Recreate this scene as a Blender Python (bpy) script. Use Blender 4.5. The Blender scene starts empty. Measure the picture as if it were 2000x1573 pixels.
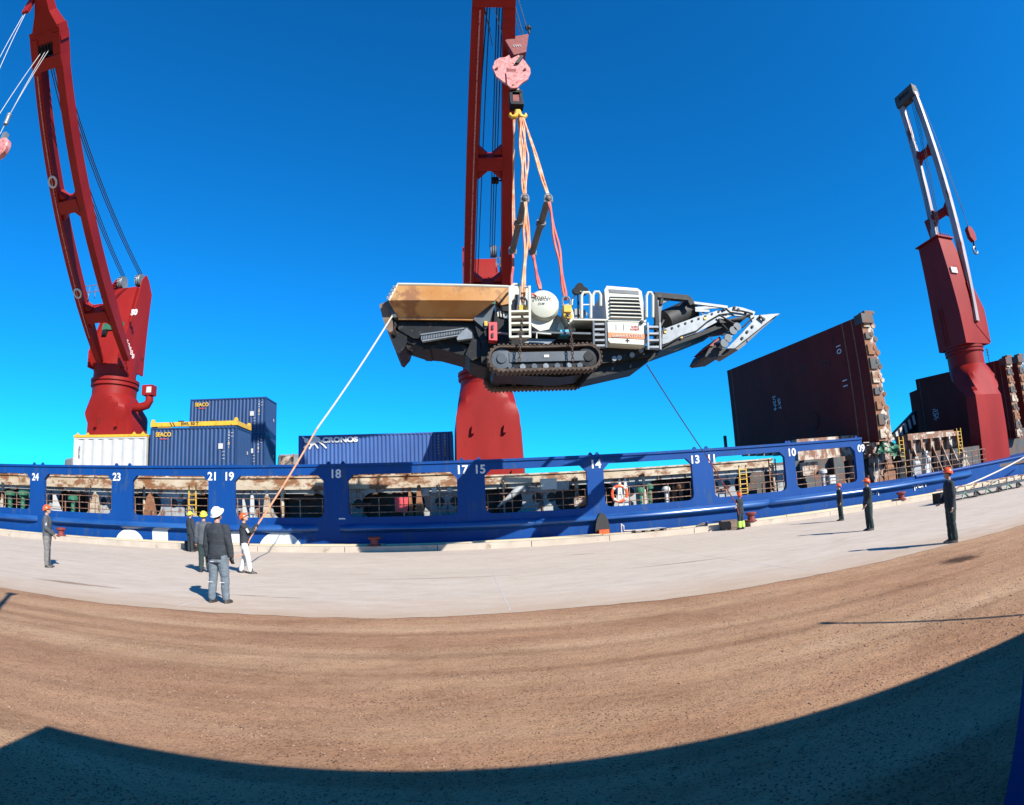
import bpy, math, random
from math import sin, cos, pi, hypot, atan2, radians, sqrt
from mathutils import Vector, Matrix, noise
random.seed(7)
sc = bpy.context.scene
col = sc.collection

# ------------------------------------------------------------------ camera (ultra-wide equidistant lens)
FP, PITCH, ROLL, YAW, EYE = 1129.3, .1837, .0488, .093, 1.75
def cam2world(X, Y, Z):
    c, s = cos(ROLL), sin(ROLL); X, Z = X*c+Z*s, -X*s+Z*c
    c, s = cos(PITCH), sin(PITCH); Y, Z = Y*c-Z*s, Y*s+Z*c
    c, s = cos(YAW), sin(YAW); X, Y = X*c+Y*s, -X*s+Y*c
    return Vector((X, Y, Z))
def ray(x, y):
    a = x-1000; b = 786-y; r = max(hypot(a, b), 1e-9); th = r/FP; s = sin(th)/r
    return cam2world(a*s, cos(th), b*s)
def at(x, y, Y):
    d = ray(x, y); t = Y/d.y
    return Vector((d.x*t, Y, EYE+d.z*t))
def gr(x, y, z=0):
    d = ray(x, y); t = (z-EYE)/d.z
    return Vector((d.x*t, d.y*t, z))
cd = bpy.data.cameras.new('camera'); cam = bpy.data.objects.new('camera', cd); col.objects.link(cam)
r_, u_, f_ = cam2world(1, 0, 0), cam2world(0, 0, 1), cam2world(0, 1, 0)
cam.matrix_world = Matrix(((r_.x, u_.x, -f_.x, 0), (r_.y, u_.y, -f_.y, 0), (r_.z, u_.z, -f_.z, EYE), (0, 0, 0, 1)))
cd.type = 'PANO'
cd.panorama_type = 'FISHEYE_LENS_POLYNOMIAL'
cd.sensor_fit = 'HORIZONTAL'; cd.sensor_width = 36; cd.sensor_height = 36*805/1024
cd.fisheye_fov = radians(179)
cd.fisheye_polynomial_k0 = 0; cd.fisheye_polynomial_k1 = -1/(FP*36/2000)
cd.fisheye_polynomial_k2 = cd.fisheye_polynomial_k3 = cd.fisheye_polynomial_k4 = 0
cd.clip_start = .05; cd.clip_end = 20000
sc.camera = cam

# ------------------------------------------------------------------ sky and sun
SUN_EL = radians(33.5); SUN_AZ = Vector((.6, -.8)).normalized()
w = bpy.data.worlds.new('World'); sc.world = w; w.use_nodes = True
nt = w.node_tree; bg = nt.nodes['Background']
sky = nt.nodes.new('ShaderNodeTexSky'); sky.sky_type = 'NISHITA'; sky.sun_disc = False
sky.sun_elevation = SUN_EL; sky.sun_rotation = atan2(SUN_AZ.x, SUN_AZ.y)
sky.air_density = 1.0; sky.dust_density = 0.0; sky.ozone_density = 4.0
tint = nt.nodes.new('ShaderNodeMix'); tint.data_type = 'RGBA'; tint.blend_type = 'MULTIPLY'; tint.inputs['Factor'].default_value = 1
nt.links.new(sky.outputs[0], tint.inputs['A']); tint.inputs['B'].default_value = (.06, 1.10, 1.88, 1)   # the very clear, deep blue air of the photograph
nt.links.new(tint.outputs['Result'], bg.inputs[0])
bg.inputs[1].default_value = .056
sd = bpy.data.lights.new('sun', 'SUN'); so = bpy.data.objects.new('sun', sd); col.objects.link(so)
sd.energy = 5.0; sd.angle = radians(.5); sd.color = (1, .955, .885)
L = Vector((SUN_AZ.x*cos(SUN_EL), SUN_AZ.y*cos(SUN_EL), sin(SUN_EL)))
so.rotation_euler = L.to_track_quat('Z', 'Y').to_euler(); so.location = (60, -80, 80)
sc.view_settings.view_transform = 'Standard'; sc.view_settings.look = 'None'
sc.view_settings.exposure = .98; sc.view_settings.gamma = 1

# ------------------------------------------------------------------ materials
ALB = .69
def mat(name, c, c2=None, scale=1.5, rough=.55, metal=0., rust=None, rust_amt=.5, rust_scale=1., bump=0., bscale=20, stretch=(1, 1, 1), spec=.5, emit=None, detail=6):
    c = tuple(x*ALB for x in c); c2 = c2 and tuple(x*ALB for x in c2); rust = rust and tuple(x*ALB for x in rust)
    m = bpy.data.materials.new(name); m.use_nodes = True
    n = m.node_tree.nodes; k = m.node_tree.links; b = n['Principled BSDF']
    b.inputs['Roughness'].default_value = rough; b.inputs['Metallic'].default_value = metal
    b.inputs['Specular IOR Level'].default_value = spec
    b.inputs['Base Color'].default_value = (*c, 1)
    tc = n.new('ShaderNodeTexCoord'); mp = n.new('ShaderNodeMapping'); mp.inputs['Scale'].default_value = stretch
    k.new(tc.outputs['Object'], mp.inputs[0])
    out = None
    if c2:
        nz = n.new('ShaderNodeTexNoise'); nz.inputs['Scale'].default_value = scale; nz.inputs['Detail'].default_value = detail
        k.new(mp.outputs[0], nz.inputs['Vector'])
        rp = n.new('ShaderNodeValToRGB'); rp.color_ramp.elements[0].position = .35; rp.color_ramp.elements[1].position = .68
        rp.color_ramp.elements[0].color = (*c, 1); rp.color_ramp.elements[1].color = (*c2, 1)
        k.new(nz.outputs['Fac'], rp.inputs[0]); out = rp.outputs[0]
    if rust:
        nz = n.new('ShaderNodeTexNoise'); nz.inputs['Scale'].default_value = rust_scale; nz.inputs['Detail'].default_value = 9; nz.inputs['Roughness'].default_value = .7
        k.new(mp.outputs[0], nz.inputs['Vector'])
        rp = n.new('ShaderNodeValToRGB'); p = .72-.35*rust_amt
        rp.color_ramp.elements[0].position = p-.04; rp.color_ramp.elements[1].position = p+.05
        k.new(nz.outputs['Fac'], rp.inputs[0])
        mx = n.new('ShaderNodeMix'); mx.data_type = 'RGBA'
        k.new(rp.outputs[0], mx.inputs['Factor'])
        if out: k.new(out, mx.inputs['A'])
        else: mx.inputs['A'].default_value = (*c, 1)
        mx.inputs['B'].default_value = (*rust, 1); out = mx.outputs['Result']
    if out: k.new(out, b.inputs['Base Color'])
    if bump:
        nz = n.new('ShaderNodeTexNoise'); nz.inputs['Scale'].default_value = bscale; nz.inputs['Detail'].default_value = 5
        k.new(mp.outputs[0], nz.inputs['Vector'])
        bp = n.new('ShaderNodeBump'); bp.inputs['Strength'].default_value = bump; bp.inputs['Distance'].default_value = .02
        k.new(nz.outputs['Fac'], bp.inputs['Height']); k.new(bp.outputs[0], b.inputs['Normal'])
    return m
RUST = (.16, .055, .022)
M = dict(
    blue=mat('ship_blue', (.002, .054, .24), (.003, .064, .28), .7, .5, spec=.2, rust=(.03, .075, .19), rust_amt=.38, rust_scale=2.2, bump=.25, bscale=2.2, stretch=(1, 1, .3)),
    strake=mat('strake_blue', (.006, .062, .25), (.03, .12, .34), 1.6, .28, spec=.6, stretch=(.3, 1, 1)),
    red=mat('crane_red', (.26, .012, .009), (.34, .019, .014), .5, .5, spec=.18, rust=(.14, .025, .02), rust_amt=.2, rust_scale=.9, bump=.05, bscale=4, stretch=(1, 1, .35)),
    pink=mat('faded_red', (.62, .20, .19), (.72, .33, .31), 6, .6, rust=(.3, .05, .04), rust_amt=.45, rust_scale=9),
    fboom=mat('faded_boom', (.34, .27, .27), (.50, .45, .45), .8, .4, rust=(.20, .05, .045), rust_amt=.35, rust_scale=.8, stretch=(1, 1, .3)),
    maroon=mat('hatch_maroon', (.15, .020, .015), (.20, .027, .020), .6, .6, spec=.1, rust=(.07, .02, .025), rust_amt=.3, rust_scale=2.5, stretch=(1, 1, .4)),
    cream=mat('rusty_cream', (.52, .45, .36), (.66, .6, .5), 1.2, .6, rust=(.24, .095, .04), rust_amt=.72, rust_scale=1.7, stretch=(1, 1, .55), bump=.2, bscale=9),
    coam=mat('coaming_paint', (.50, .40, .27), (.62, .54, .42), 1.0, .6, rust=(.25, .11, .045), rust_amt=.58, rust_scale=1.6, stretch=(.7, 1, 1.3), bump=.2, bscale=9),
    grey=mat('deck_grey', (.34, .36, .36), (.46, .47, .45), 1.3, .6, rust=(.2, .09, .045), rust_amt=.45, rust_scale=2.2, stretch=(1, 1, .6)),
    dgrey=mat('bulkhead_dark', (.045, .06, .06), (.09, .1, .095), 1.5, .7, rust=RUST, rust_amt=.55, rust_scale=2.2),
    rail=mat('railing_rusty', (.36, .30, .24), None, 1, .7, rust=(.2, .09, .05), rust_amt=.8, rust_scale=6),
    rust=mat('rusty_steel', (.22, .085, .035), (.33, .15, .07), 5, .8, rust=(.42, .33, .25), rust_amt=.2, rust_scale=4, bump=.3, bscale=20),
    white=mat('white_paint', (.58, .58, .55), (.64, .64, .61), 2, .45, rust=(.35, .22, .12), rust_amt=.12, rust_scale=3),
    letter=mat('white_letter', (.82, .82, .8), None, rough=.6, rust=(.4, .42, .5), rust_amt=.25, rust_scale=5),
    cream2=mat('machine_white', (.60, .60, .49), (.66, .66, .55), 3, .4, rust=(.42, .36, .27), rust_amt=.18, rust_scale=3),
    dark=mat('machine_charcoal', (.006, .007, .008), (.011, .013, .015), 3, .55, spec=.25, rust=(.07, .06, .05), rust_amt=.3, rust_scale=5),
    slate=mat('machine_slate', (.07, .085, .095), (.10, .118, .13), 3, .4, rust=(.06, .05, .045), rust_amt=.25, rust_scale=5),
    black=mat('black_rubber', (.012, .012, .013), (.025, .024, .023), 6, .65),
    silver=mat('galvanised', (.21, .235, .25), (.29, .315, .325), 4, .4, metal=.25, rust=(.3, .29, .27), rust_amt=.3, rust_scale=4),
    track=mat('dusty_track', (.05, .035, .026), (.12, .08, .055), 8, .85, rust=(.05, .035, .03), rust_amt=.4, rust_scale=7, bump=.4, bscale=25),
    gold=mat('rust_gold_hopper', (.42, .17, .025), (.52, .30, .11), .9, .55, rust=(.27, .11, .035), rust_amt=.5, rust_scale=1.0, bump=.15, bscale=20, metal=.1),
    cblue=mat('container_blue', (.010, .046, .14), (.014, .06, .18), .9, .5, rust=(.03, .045, .09), rust_amt=.25, rust_scale=2.5, stretch=(1, 1, .5)),
    cblue2=mat('container_bright_blue', (.035, .095, .29), (.045, .12, .34), .9, .5, rust=(.05, .09, .2), rust_amt=.25, rust_scale=2.5, stretch=(1, 1, .5)),
    yellow=mat('yellow_paint', (.72, .42, .02), (.8, .5, .04), 3, .5, rust=(.3, .14, .03), rust_amt=.3, rust_scale=4),
    green=mat('green_paint', (.02, .14, .075), (.04, .2, .11), 4, .5, rust=RUST, rust_amt=.35, rust_scale=5),
    orange=mat('orange_plastic', (.85, .10, .015), (.9, .14, .03), 3, .4),
    coral=mat('coral_red', (.75, .075, .085), None, 3, .5),
    tape=mat('orange_stripe', (.75, .22, .06), None, 3, .5),
    sling=mat('sling_orange', (.75, .24, .07), (.90, .58, .38), 4, .8, stretch=(1, 1, .6)),
    slingr=mat('sling_red', (.62, .09, .07), (.72, .25, .18), 3, .8, stretch=(1, 1, .6)),
    ropew=mat('rope_pale', (.62, .55, .44), (.7, .62, .5), 8, .9),
    ropeo=mat('rope_orange', (.70, .26, .11), (.66, .38, .24), 8, .9),
    roped=mat('rope_dark', (.16, .14, .13), (.24, .2, .17), 8, .9),
    wire=mat('wire_rope', (.07, .075, .08), None, 3, .5, metal=.5),
    wirel=mat('wire_pale', (.42, .42, .42), None, 3, .5, metal=.3),
    bar=mat('spreader_grey', (.13, .12, .11), (.19, .17, .15), 4, .6),
    cyan=mat('cyan_paint', (.06, .42, .60), None, 3, .5),
    bollard=mat('bollard_red', (.20, .025, .025), (.30, .055, .045), 6, .6, rust=RUST, rust_amt=.3, rust_scale=9),
    kerb=mat('kerb_concrete', (.50, .42, .33), (.60, .51, .41), 1.2, .85, rust=(.36, .28, .2), rust_amt=.3, rust_scale=1.5, bump=.3, bscale=14),
    kyel=mat('kerb_timber', (.66, .53, .33), (.72, .62, .42), 1.5, .8, rust=(.42, .3, .17), rust_amt=.35, rust_scale=3, stretch=(.4, 1, 1)),
    wood=mat('old_wood', (.16, .11, .08), (.24, .17, .12), 4, .85, stretch=(.2, 1, 1)),
    skin=mat('skin', (.50, .27, .19), (.56, .32, .23), 14, .5),
    hardw=mat('helmet_white', (.85, .86, .84), None, 3, .28), hardo=mat('helmet_orange', (.90, .12, .02), None, 3, .3),
    hardy=mat('helmet_yellow', (.80, .78, .06), None, 3, .3),
    navy=mat('cloth_navy', (.014, .02, .028), (.022, .032, .04), 9, .9, bump=.6, bscale=12),
    green_dark=mat('cloth_dark_teal', (.016, .034, .034), (.028, .05, .048), 9, .9, bump=.6, bscale=12),
    charcoal=mat('cloth_charcoal', (.022, .028, .036), (.034, .042, .052), 9, .9, bump=.6, bscale=12),
    gtrous=mat('cloth_grey_blue', (.12, .155, .185), (.17, .21, .245), 9, .9, bump=.7, bscale=12),
    gtrous2=mat('cloth_grey_brown', (.16, .155, .145), (.22, .215, .2), 9, .9, bump=.7, bscale=12),
    wtrous=mat('cloth_white', (.66, .65, .62), (.75, .74, .72), 9, .9, rust=(.28, .27, .27), rust_amt=.3, rust_scale=7, bump=.7, bscale=12),
    gjack=mat('cloth_grey', (.07, .078, .088), (.11, .12, .13), 9, .9, bump=.6, bscale=12),
    boot=mat('boot_leather', (.03, .026, .024), (.06, .052, .045), 9, .6),
    hiv=mat('high_vis', (.45, .75, .06), (.55, .8, .2), 5, .6), refl=mat('reflective_tape', (.6, .62, .62), None, 5, .4),
    rock=mat('mesa_rock', (.21, .205, .20), (.34, .33, .30), .008, .95, stretch=(1, 1, 3), bump=.5, bscale=.02),
    farshed=mat('grey_brown_metal', (.20, .21, .22), (.25, .25, .25), 1, .6),
    eye=mat('eye_dark', (.02, .015, .012), None, 3, .3),
)

# ------------------------------------------------------------------ mesh helpers
OFF = {}
class MB:
    def __init__(s): s.v = []; s.f = []
    def add(s, vs, fs):
        n = len(s.v); s.v += [Vector(v) for v in vs]; s.f += [tuple(i+n for i in f) for f in fs]; return s
    def box(s, lo, hi):
        x0, y0, z0 = lo; x1, y1, z1 = hi
        return s.add([(x0, y0, z0), (x1, y0, z0), (x1, y1, z0), (x0, y1, z0), (x0, y0, z1), (x1, y0, z1), (x1, y1, z1), (x0, y1, z1)],
                     [(0, 3, 2, 1), (4, 5, 6, 7), (0, 1, 5, 4), (1, 2, 6, 5), (2, 3, 7, 6), (3, 0, 4, 7)])
    def bar(s, a, b, w, h=None, up=(0, 0, 1)):
        a = Vector(a); b = Vector(b); h = h or w; d = (b-a).normalized(); up = Vector(up)
        if abs(d.dot(up)) > .97: up = Vector((0, 1, 0))
        x = d.cross(up).normalized()*w/2; y = x.normalized().cross(d)*h/2
        return s.add([a-x-y, a+x-y, a+x+y, a-x+y, b-x-y, b+x-y, b+x+y, b-x+y], [(3, 2, 1, 0), (4, 5, 6, 7), (0, 1, 5, 4), (1, 2, 6, 5), (2, 3, 7, 6), (3, 0, 4, 7)])
    def loft(s, rings, cap=True):
        n = len(rings[0]); vs = [p for r in rings for p in r]; fs = []
        for i in range(len(rings)-1):
            for j in range(n): fs.append((i*n+j, i*n+(j+1) % n, (i+1)*n+(j+1) % n, (i+1)*n+j))
        if cap: fs.append(tuple(reversed(range(n)))); fs.append(tuple(range((len(rings)-1)*n, len(rings)*n)))
        return s.add(vs, fs)
    def cyl(s, a, b, r, r2=None, n=16):
        return s.tube([a, b], [r, r if r2 is None else r2], n)
    def tube(s, path, r, n=8, cap=True):
        P = [Vector(p) for p in path]; R = r if isinstance(r, (list, tuple)) else [r]*len(P)
        rings = []; prev = None
        for i, p in enumerate(P):
            d = (P[min(i+1, len(P)-1)]-P[max(i-1, 0)]).normalized()
            if prev is None:
                ref = Vector((0, 0, 1)) if abs(d.z) < .9 else Vector((0, 1, 0)); x = d.cross(ref).normalized()
            else:
                x = (prev-d*prev.dot(d)).normalized()
            prev = x; y = d.cross(x)
            rings.append([p+(x*cos(2*pi*j/n)+y*sin(2*pi*j/n))*R[i] for j in range(n)])
        return s.loft(rings, cap)
    def sphere(s, c, r, n=12, sc_=(1, 1, 1)):
        c = Vector(c); rings = []
        for i in range(1, n//2):
            t = pi*i/(n//2); rings.append([c+Vector((sin(t)*cos(2*pi*j/n)*sc_[0], sin(t)*sin(2*pi*j/n)*sc_[1], -cos(t)*sc_[2]))*r for j in range(n)])
        return s.loft(rings)
    def prism(s, pts, ext):
        pts = [Vector(p) for p in pts]; n = len(pts); e = Vector(ext)
        return s.add(pts+[p+e for p in pts], [tuple(range(n)), tuple(reversed(range(n, 2*n)))]+[(i, i+n, (i+1) % n+n, (i+1) % n) for i in range(n)])
    def pp(s, px, Y0, Y1):
        """outline traced at depth Y0, given thickness to Y1"""
        return s.prism([at(x, y, Y0) for x, y in px], (0, Y1-Y0, 0))
    def lathe(s, c, prof, n=24, axis='z'):
        c = Vector(c); rings = []
        for r, h in prof:
            rg = []
            for j in range(n):
                a = 2*pi*j/n
                rg.append(c+(Vector((r*cos(a), r*sin(a), h)) if axis == 'z' else Vector((r*cos(a), h, r*sin(a))) if axis == 'y' else Vector((h, r*cos(a), r*sin(a)))))
            rings.append(rg)
        return s.loft(rings)
    def build(s, name, m, parent=None, smooth=35, mats=None, fm=None):
        me = bpy.data.meshes.new(name); o = OFF.get(parent.name, Vector()) if parent else Vector()
        if not parent and s.v:
            o = sum(s.v, Vector())/len(s.v); o = Vector((o.x, o.y, min(v.z for v in s.v)))
        me.from_pydata([v-o for v in s.v], [], s.f); me.update()
        import bmesh
        bm = bmesh.new(); bm.from_mesh(me); bmesh.ops.recalc_face_normals(bm, faces=bm.faces); bm.to_mesh(me); bm.free()
        for mm in (mats or [m]): me.materials.append(mm)
        if fm:
            for p in me.polygons: p.material_index = fm(p.index)
        if smooth:
            for p in me.polygons: p.use_smooth = True
            me.set_sharp_from_angle(angle=radians(smooth))
        ob = bpy.data.objects.new(name, me); col.objects.link(ob)
        if parent: ob.parent = parent; OFF[ob.name] = o
        else: ob.location = o; OFF[ob.name] = o
        return ob
def tag(o, label=None, cat=None, group=None, kind=None):
    if label: o['label'] = label
    if cat: o['category'] = cat
    if group: o['group'] = group
    if kind: o['kind'] = kind
    return o
def thing(name, label, cat, loc=(0, 0, 0), group=None):
    o = bpy.data.objects.new(name, None); col.objects.link(o); o.location = loc; OFF[o.name] = Vector(loc); o.empty_display_size = .3
    return tag(o, label, cat, group)
def text(s, p, size, m, parent, name='lettering', face='-Y', depth=.006, al='CENTER', rot=0, sx=1, bold=0.0):
    c = bpy.data.curves.new(name, 'FONT'); c.body = s; c.size = size; c.extrude = depth; c.align_x = al; c.align_y = 'CENTER'; c.offset = bold
    c.materials.append(m); tmp = bpy.data.objects.new('tmp', c); me = bpy.data.meshes.new_from_object(tmp); me.name = name
    bpy.data.objects.remove(tmp); o = bpy.data.objects.new(name, me); col.objects.link(o)
    R = Matrix.Rotation(pi/2, 4, 'X')
    if face == '-X': R = Matrix.Rotation(-pi/2, 4, 'Z') @ R
    if face == '+X': R = Matrix.Rotation(pi/2, 4, 'Z') @ R
    R = R @ Matrix.Rotation(rot, 4, 'Z') @ Matrix.Diagonal((sx, 1, 1, 1))
    o.parent = parent
    o.matrix_local = Matrix.Translation(Vector(p)-OFF.get(parent.name, Vector())) @ R
    return o
def rrect(x0, x1, z0, z1, r, k=4, chamfer_top=False):
    pts = []
    for (cx, cz, a0, top) in ((x0+r, z0+r, pi, 0), (x1-r, z0+r, 1.5*pi, 0), (x1-r, z1-r, 0, 1), (x0+r, z1-r, .5*pi, 1)):
        for i in range(k+1):
            a = a0+.5*pi*i/k
            if top and chamfer_top:
                t = i/k; p0 = (cos(a0), sin(a0)); p1 = (cos(a0+pi/2), sin(a0+pi/2))
                pts.append((cx+r*(p0[0]*(1-t)+p1[0]*t), cz+r*(p0[1]*(1-t)+p1[1]*t)))
            else: pts.append((cx+r*cos(a), cz+r*sin(a)))
    return pts
def holed(mb, X0, X1, Z0, Z1, inner, Y0, Y1, k=4):
    """a panel X0..X1, Z0..Z1 with one opening, thickness Y0..Y1"""
    n = len(inner); out = []
    corners = [(X0, Z0), (X1, Z0), (X1, Z1), (X0, Z1)]
    q = k+1; xs = [p[0] for p in inner]; zs = [p[1] for p in inner]
    for i, (x, z) in enumerate(inner):
        c = i//q; j = i % q; h = k/2
        cx, cz = corners[c]
        if c in (0, 2):  # bottom-left: goes from left side to bottom ; top-right: right side to top
            if j < h: out.append((cx, cz+(z-cz)*(1-j/h) if True else z))
            elif j > h: out.append((cx+(x-cx)*((j-h)/h), cz))
            else: out.append((cx, cz))
        else:
            if j < h: out.append((cx+(x-cx)*(1-j/h), cz))
            elif j > h: out.append((cx, cz+(z-cz)*((j-h)/h)))
            else: out.append((cx, cz))
    vs = [(x, Y0, z) for x, z in inner]+[(x, Y0, z) for x, z in out]+[(x, Y1, z) for x, z in inner]+[(x, Y1, z) for x, z in out]
    fs = []
    for i in range(n):
        j = (i+1) % n
        fs += [(i, j, n+j, n+i), (2*n+i, 3*n+i, 3*n+j, 2*n+j), (i, 2*n+i, 2*n+j, j), (n+i, n+j, 3*n+j, 3*n+i)]
    mb.add(vs, fs)
def wirecurve(a, b, sag=0, n=10):
    a = Vector(a); b = Vector(b)
    return [a.lerp(b, i/n)-Vector((0, 0, sag*4*(i/n)*(1-i/n))) for i in range(n+1)]

# ------------------------------------------------------------------ ground, paving, water, hills
def ground_mat():
    m = bpy.data.materials.new('gravel_ground'); m.use_nodes = True; n = m.node_tree.nodes; k = m.node_tree.links; b = n['Principled BSDF']
    b.inputs['Roughness'].default_value = .95; b.inputs['Specular IOR Level'].default_value = .2
    tc = n.new('ShaderNodeTexCoord')
    def nz(scale, st=(1, 1, 1), det=6, ro=.6):
        mp = n.new('ShaderNodeMapping'); mp.inputs['Scale'].default_value = st; k.new(tc.outputs['Object'], mp.inputs[0])
        t = n.new('ShaderNodeTexNoise'); t.inputs['Scale'].default_value = scale; t.inputs['Detail'].default_value = det; t.inputs['Roughness'].default_value = ro
        k.new(mp.outputs[0], t.inputs['Vector']); return t.outputs['Fac']
    def ramp(f, stops):
        r = n.new('ShaderNodeValToRGB'); e = r.color_ramp.elements
        e[0].position, e[0].color = stops[0][0], (*stops[0][1], 1); e[1].position, e[1].color = stops[-1][0], (*stops[-1][1], 1)
        for p, c in stops[1:-1]:
            x = e.new(p); x.color = (*c, 1)
        k.new(f, r.inputs[0]); return r.outputs[0]
    def mix(f, a, c, mode='MIX', v=None):
        x = n.new('ShaderNodeMix'); x.data_type = 'RGBA'; x.blend_type = mode
        if f is None: x.inputs['Factor'].default_value = v
        else: k.new(f, x.inputs['Factor'])
        k.new(a, x.inputs['A']); k.new(c, x.inputs['B']); return x.outputs['Result']
    base = ramp(nz(.55, (.10, 1, 1), 3, .5), [(.30, (.265, .142, .078)), (.45, (.335, .19, .106)), (.56, (.375, .232, .132)), (.70, (.445, .295, .178))])
    patch = ramp(nz(.8, (.6, 1, 1), 9, .7), [(.30, (.72, .66, .62)), (.5, (1, 1, 1)), (.7, (1.12, 1.14, 1.16))])
    fine = ramp(nz(36, det=4, ro=.72), [(.30, (.40, .33, .30)), (.38, (.72, .66, .62)), (.46, (1, 1, 1)), (.62, (1.0, .98, .95)), (.75, (1.3, 1.26, 1.2))])
    mid = ramp(nz(9, (1, 1, 1), 7, .8), [(.33, (.62, .56, .52)), (.5, (1, 1, 1)), (.7, (1.12, 1.1, 1.06))])
    vo = n.new('ShaderNodeTexVoronoi'); vo.inputs['Scale'].default_value = 30; k.new(tc.outputs['Object'], vo.inputs['Vector'])
    gt = n.new('ShaderNodeMath'); gt.operation = 'MULTIPLY_ADD'; k.new(nz(1.3, (.5, 1, 1), 8, .7), gt.inputs[0]); gt.inputs[1].default_value = -1.5; k.new(vo.outputs['Distance'], gt.inputs[2])
    pits = ramp(gt.outputs[0], [(-.0, (.25, .18, .15)), (.01, (.35, .28, .24)), (.16, (1, 1, 1))])
    gt.inputs[1].default_value = -.55; gt2 = n.new('ShaderNodeMath'); gt2.operation = 'ADD'; k.new(gt.outputs[0], gt2.inputs[0]); gt2.inputs[1].default_value = .13
    pits = ramp(gt2.outputs[0], [(0, (.22, .16, .13)), (.03, (.45, .37, .33)), (.13, (1, 1, 1))])
    tyre = ramp(nz(2.4, (.015, 1, 1), 2, .5), [(.36, (.80, .77, .75)), (.46, (1, 1, 1)), (.6, (1.06, 1.06, 1.06))])
    base = mix(None, base, tyre, 'MULTIPLY', .9)
    c = mix(None, base, patch, 'MULTIPLY', 1); c = mix(None, c, pits, 'MULTIPLY', .9); c = mix(None, c, fine, 'MULTIPLY', .95); c = mix(None, c, mid, 'MULTIPLY', .7)
    k.new(c, b.inputs['Base Color'])
    bp = n.new('ShaderNodeBump'); bp.inputs['Strength'].default_value = .9; bp.inputs['Distance'].default_value = .02
    k.new(nz(30, det=5, ro=.8), bp.inputs['Height'])
    b2 = n.new('ShaderNodeBump'); b2.inputs['Strength'].default_value = .6; b2.inputs['Distance'].default_value = .08
    k.new(nz(1.6, (.5, 1, 1), 6), b2.inputs['Height']); k.new(bp.outputs[0], b2.inputs['Normal']); k.new(b2.outputs[0], b.inputs['Normal'])
    return m
def paving_mat():
    m = bpy.data.materials.new('quay_paving'); m.use_nodes = True; n = m.node_tree.nodes; k = m.node_tree.links; b = n['Principled BSDF']
    b.inputs['Roughness'].default_value = .9; b.inputs['Specular IOR Level'].default_value = .25
    tc = n.new('ShaderNodeTexCoord')
    def nz(scale, st=(1, 1, 1), det=6, ro=.6):
        mp = n.new('ShaderNodeMapping'); mp.inputs['Scale'].default_value = st; k.new(tc.outputs['Object'], mp.inputs[0])
        t = n.new('ShaderNodeTexNoise'); t.inputs['Scale'].default_value = scale; t.inputs['Detail'].default_value = det; t.inputs['Roughness'].default_value = ro
        k.new(mp.outputs[0], t.inputs['Vector']); return t.outputs['Fac']
    def ramp(f, a, c, p0, p1):
        r = n.new('ShaderNodeValToRGB'); e = r.color_ramp.elements; e[0].position, e[0].color = p0, (*a, 1); e[1].position, e[1].color = p1, (*c, 1)
        k.new(f, r.inputs[0]); return r.outputs[0]
    def mul(a, c, v, mode='MULTIPLY'):
        x = n.new('ShaderNodeMix'); x.data_type = 'RGBA'; x.blend_type = mode; x.inputs['Factor'].default_value = v
        k.new(a, x.inputs['A']); k.new(c, x.inputs['B']); return x.outputs['Result']
    c = ramp(nz(.35, (.25, 1, 1), 8), (.430, .362, .290), (.49, .415, .335), .3, .7)
    c = mul(c, ramp(nz(45, det=3, ro=.8), (.78, .76, .74), (1.08, 1.08, 1.08), .3, .65), .7)
    c = mul(c, ramp(nz(1.1, (.12, 1.6, 1), 9, .75), (.52, .43, .36), (1, 1, 1), .27, .40), .75)
    c = mul(c, ramp(nz(2.2, (.5, 1, 1), 9, .7), (.84, .80, .76), (1.04, 1.04, 1.05), .3, .62), .7)
    # gravel dust carried onto the front edge of the paving
    sp = n.new('ShaderNodeSeparateXYZ'); k.new(tc.outputs['Object'], sp.inputs[0])
    mr = n.new('ShaderNodeMapRange'); mr.inputs['From Min'].default_value = 13.0; mr.inputs['From Max'].default_value = 9.5; k.new(sp.outputs['Y'], mr.inputs['Value'])
    ma = n.new('ShaderNodeMath'); ma.operation = 'MULTIPLY_ADD'; k.new(nz(1.4, (.35, 1, 1), 9, .75), ma.inputs[0]); ma.inputs[1].default_value = 1.4; k.new(mr.outputs[0], ma.inputs[2])
    m2 = n.new('ShaderNodeMapRange'); m2.inputs['From Min'].default_value = 1.05; m2.inputs['From Max'].default_value = 1.9; m2.inputs['To Max'].default_value = .8; k.new(ma.outputs[0], m2.inputs['Value'])
    dm = n.new('ShaderNodeMix'); dm.data_type = 'RGBA'; k.new(m2.outputs[0], dm.inputs['Factor']); k.new(c, dm.inputs['A']); dm.inputs['B'].default_value = (.36, .245, .155, 1); c = dm.outputs['Result']
    k.new(c, b.inputs['Base Color'])
    bp = n.new('ShaderNodeBump'); bp.inputs['Strength'].default_value = .5; bp.inputs['Distance'].default_value = .01
    k.new(nz(50, det=4), bp.inputs['Height']); k.new(bp.outputs[0], b.inputs['Normal'])
    return m
mb = MB()
mb.add([(-3000, -3000, 0), (3000, -3000, 0), (3000, 26.9, 0), (-3000, 26.9, 0), (-3000, 26.9, -6), (3000, 26.9, -6)], [(0, 1, 2, 3), (3, 2, 5, 4)])
def fixed(mbx, name, m, **k):
    me = bpy.data.meshes.new(name); me.from_pydata(mbx.v, [], mbx.f); me.materials.append(m); o = bpy.data.objects.new(name, me); col.objects.link(o); OFF[o.name] = Vector(); return tag(o, **k)
fixed(mb, 'ground', ground_mat(), kind='structure', label='brown gravel ground in front of the quay')
mb = MB(); xs = []; x = -400.
while x < 400: xs.append(x); x += .22 if abs(x) < 26 else 8
xs.append(400)
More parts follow.
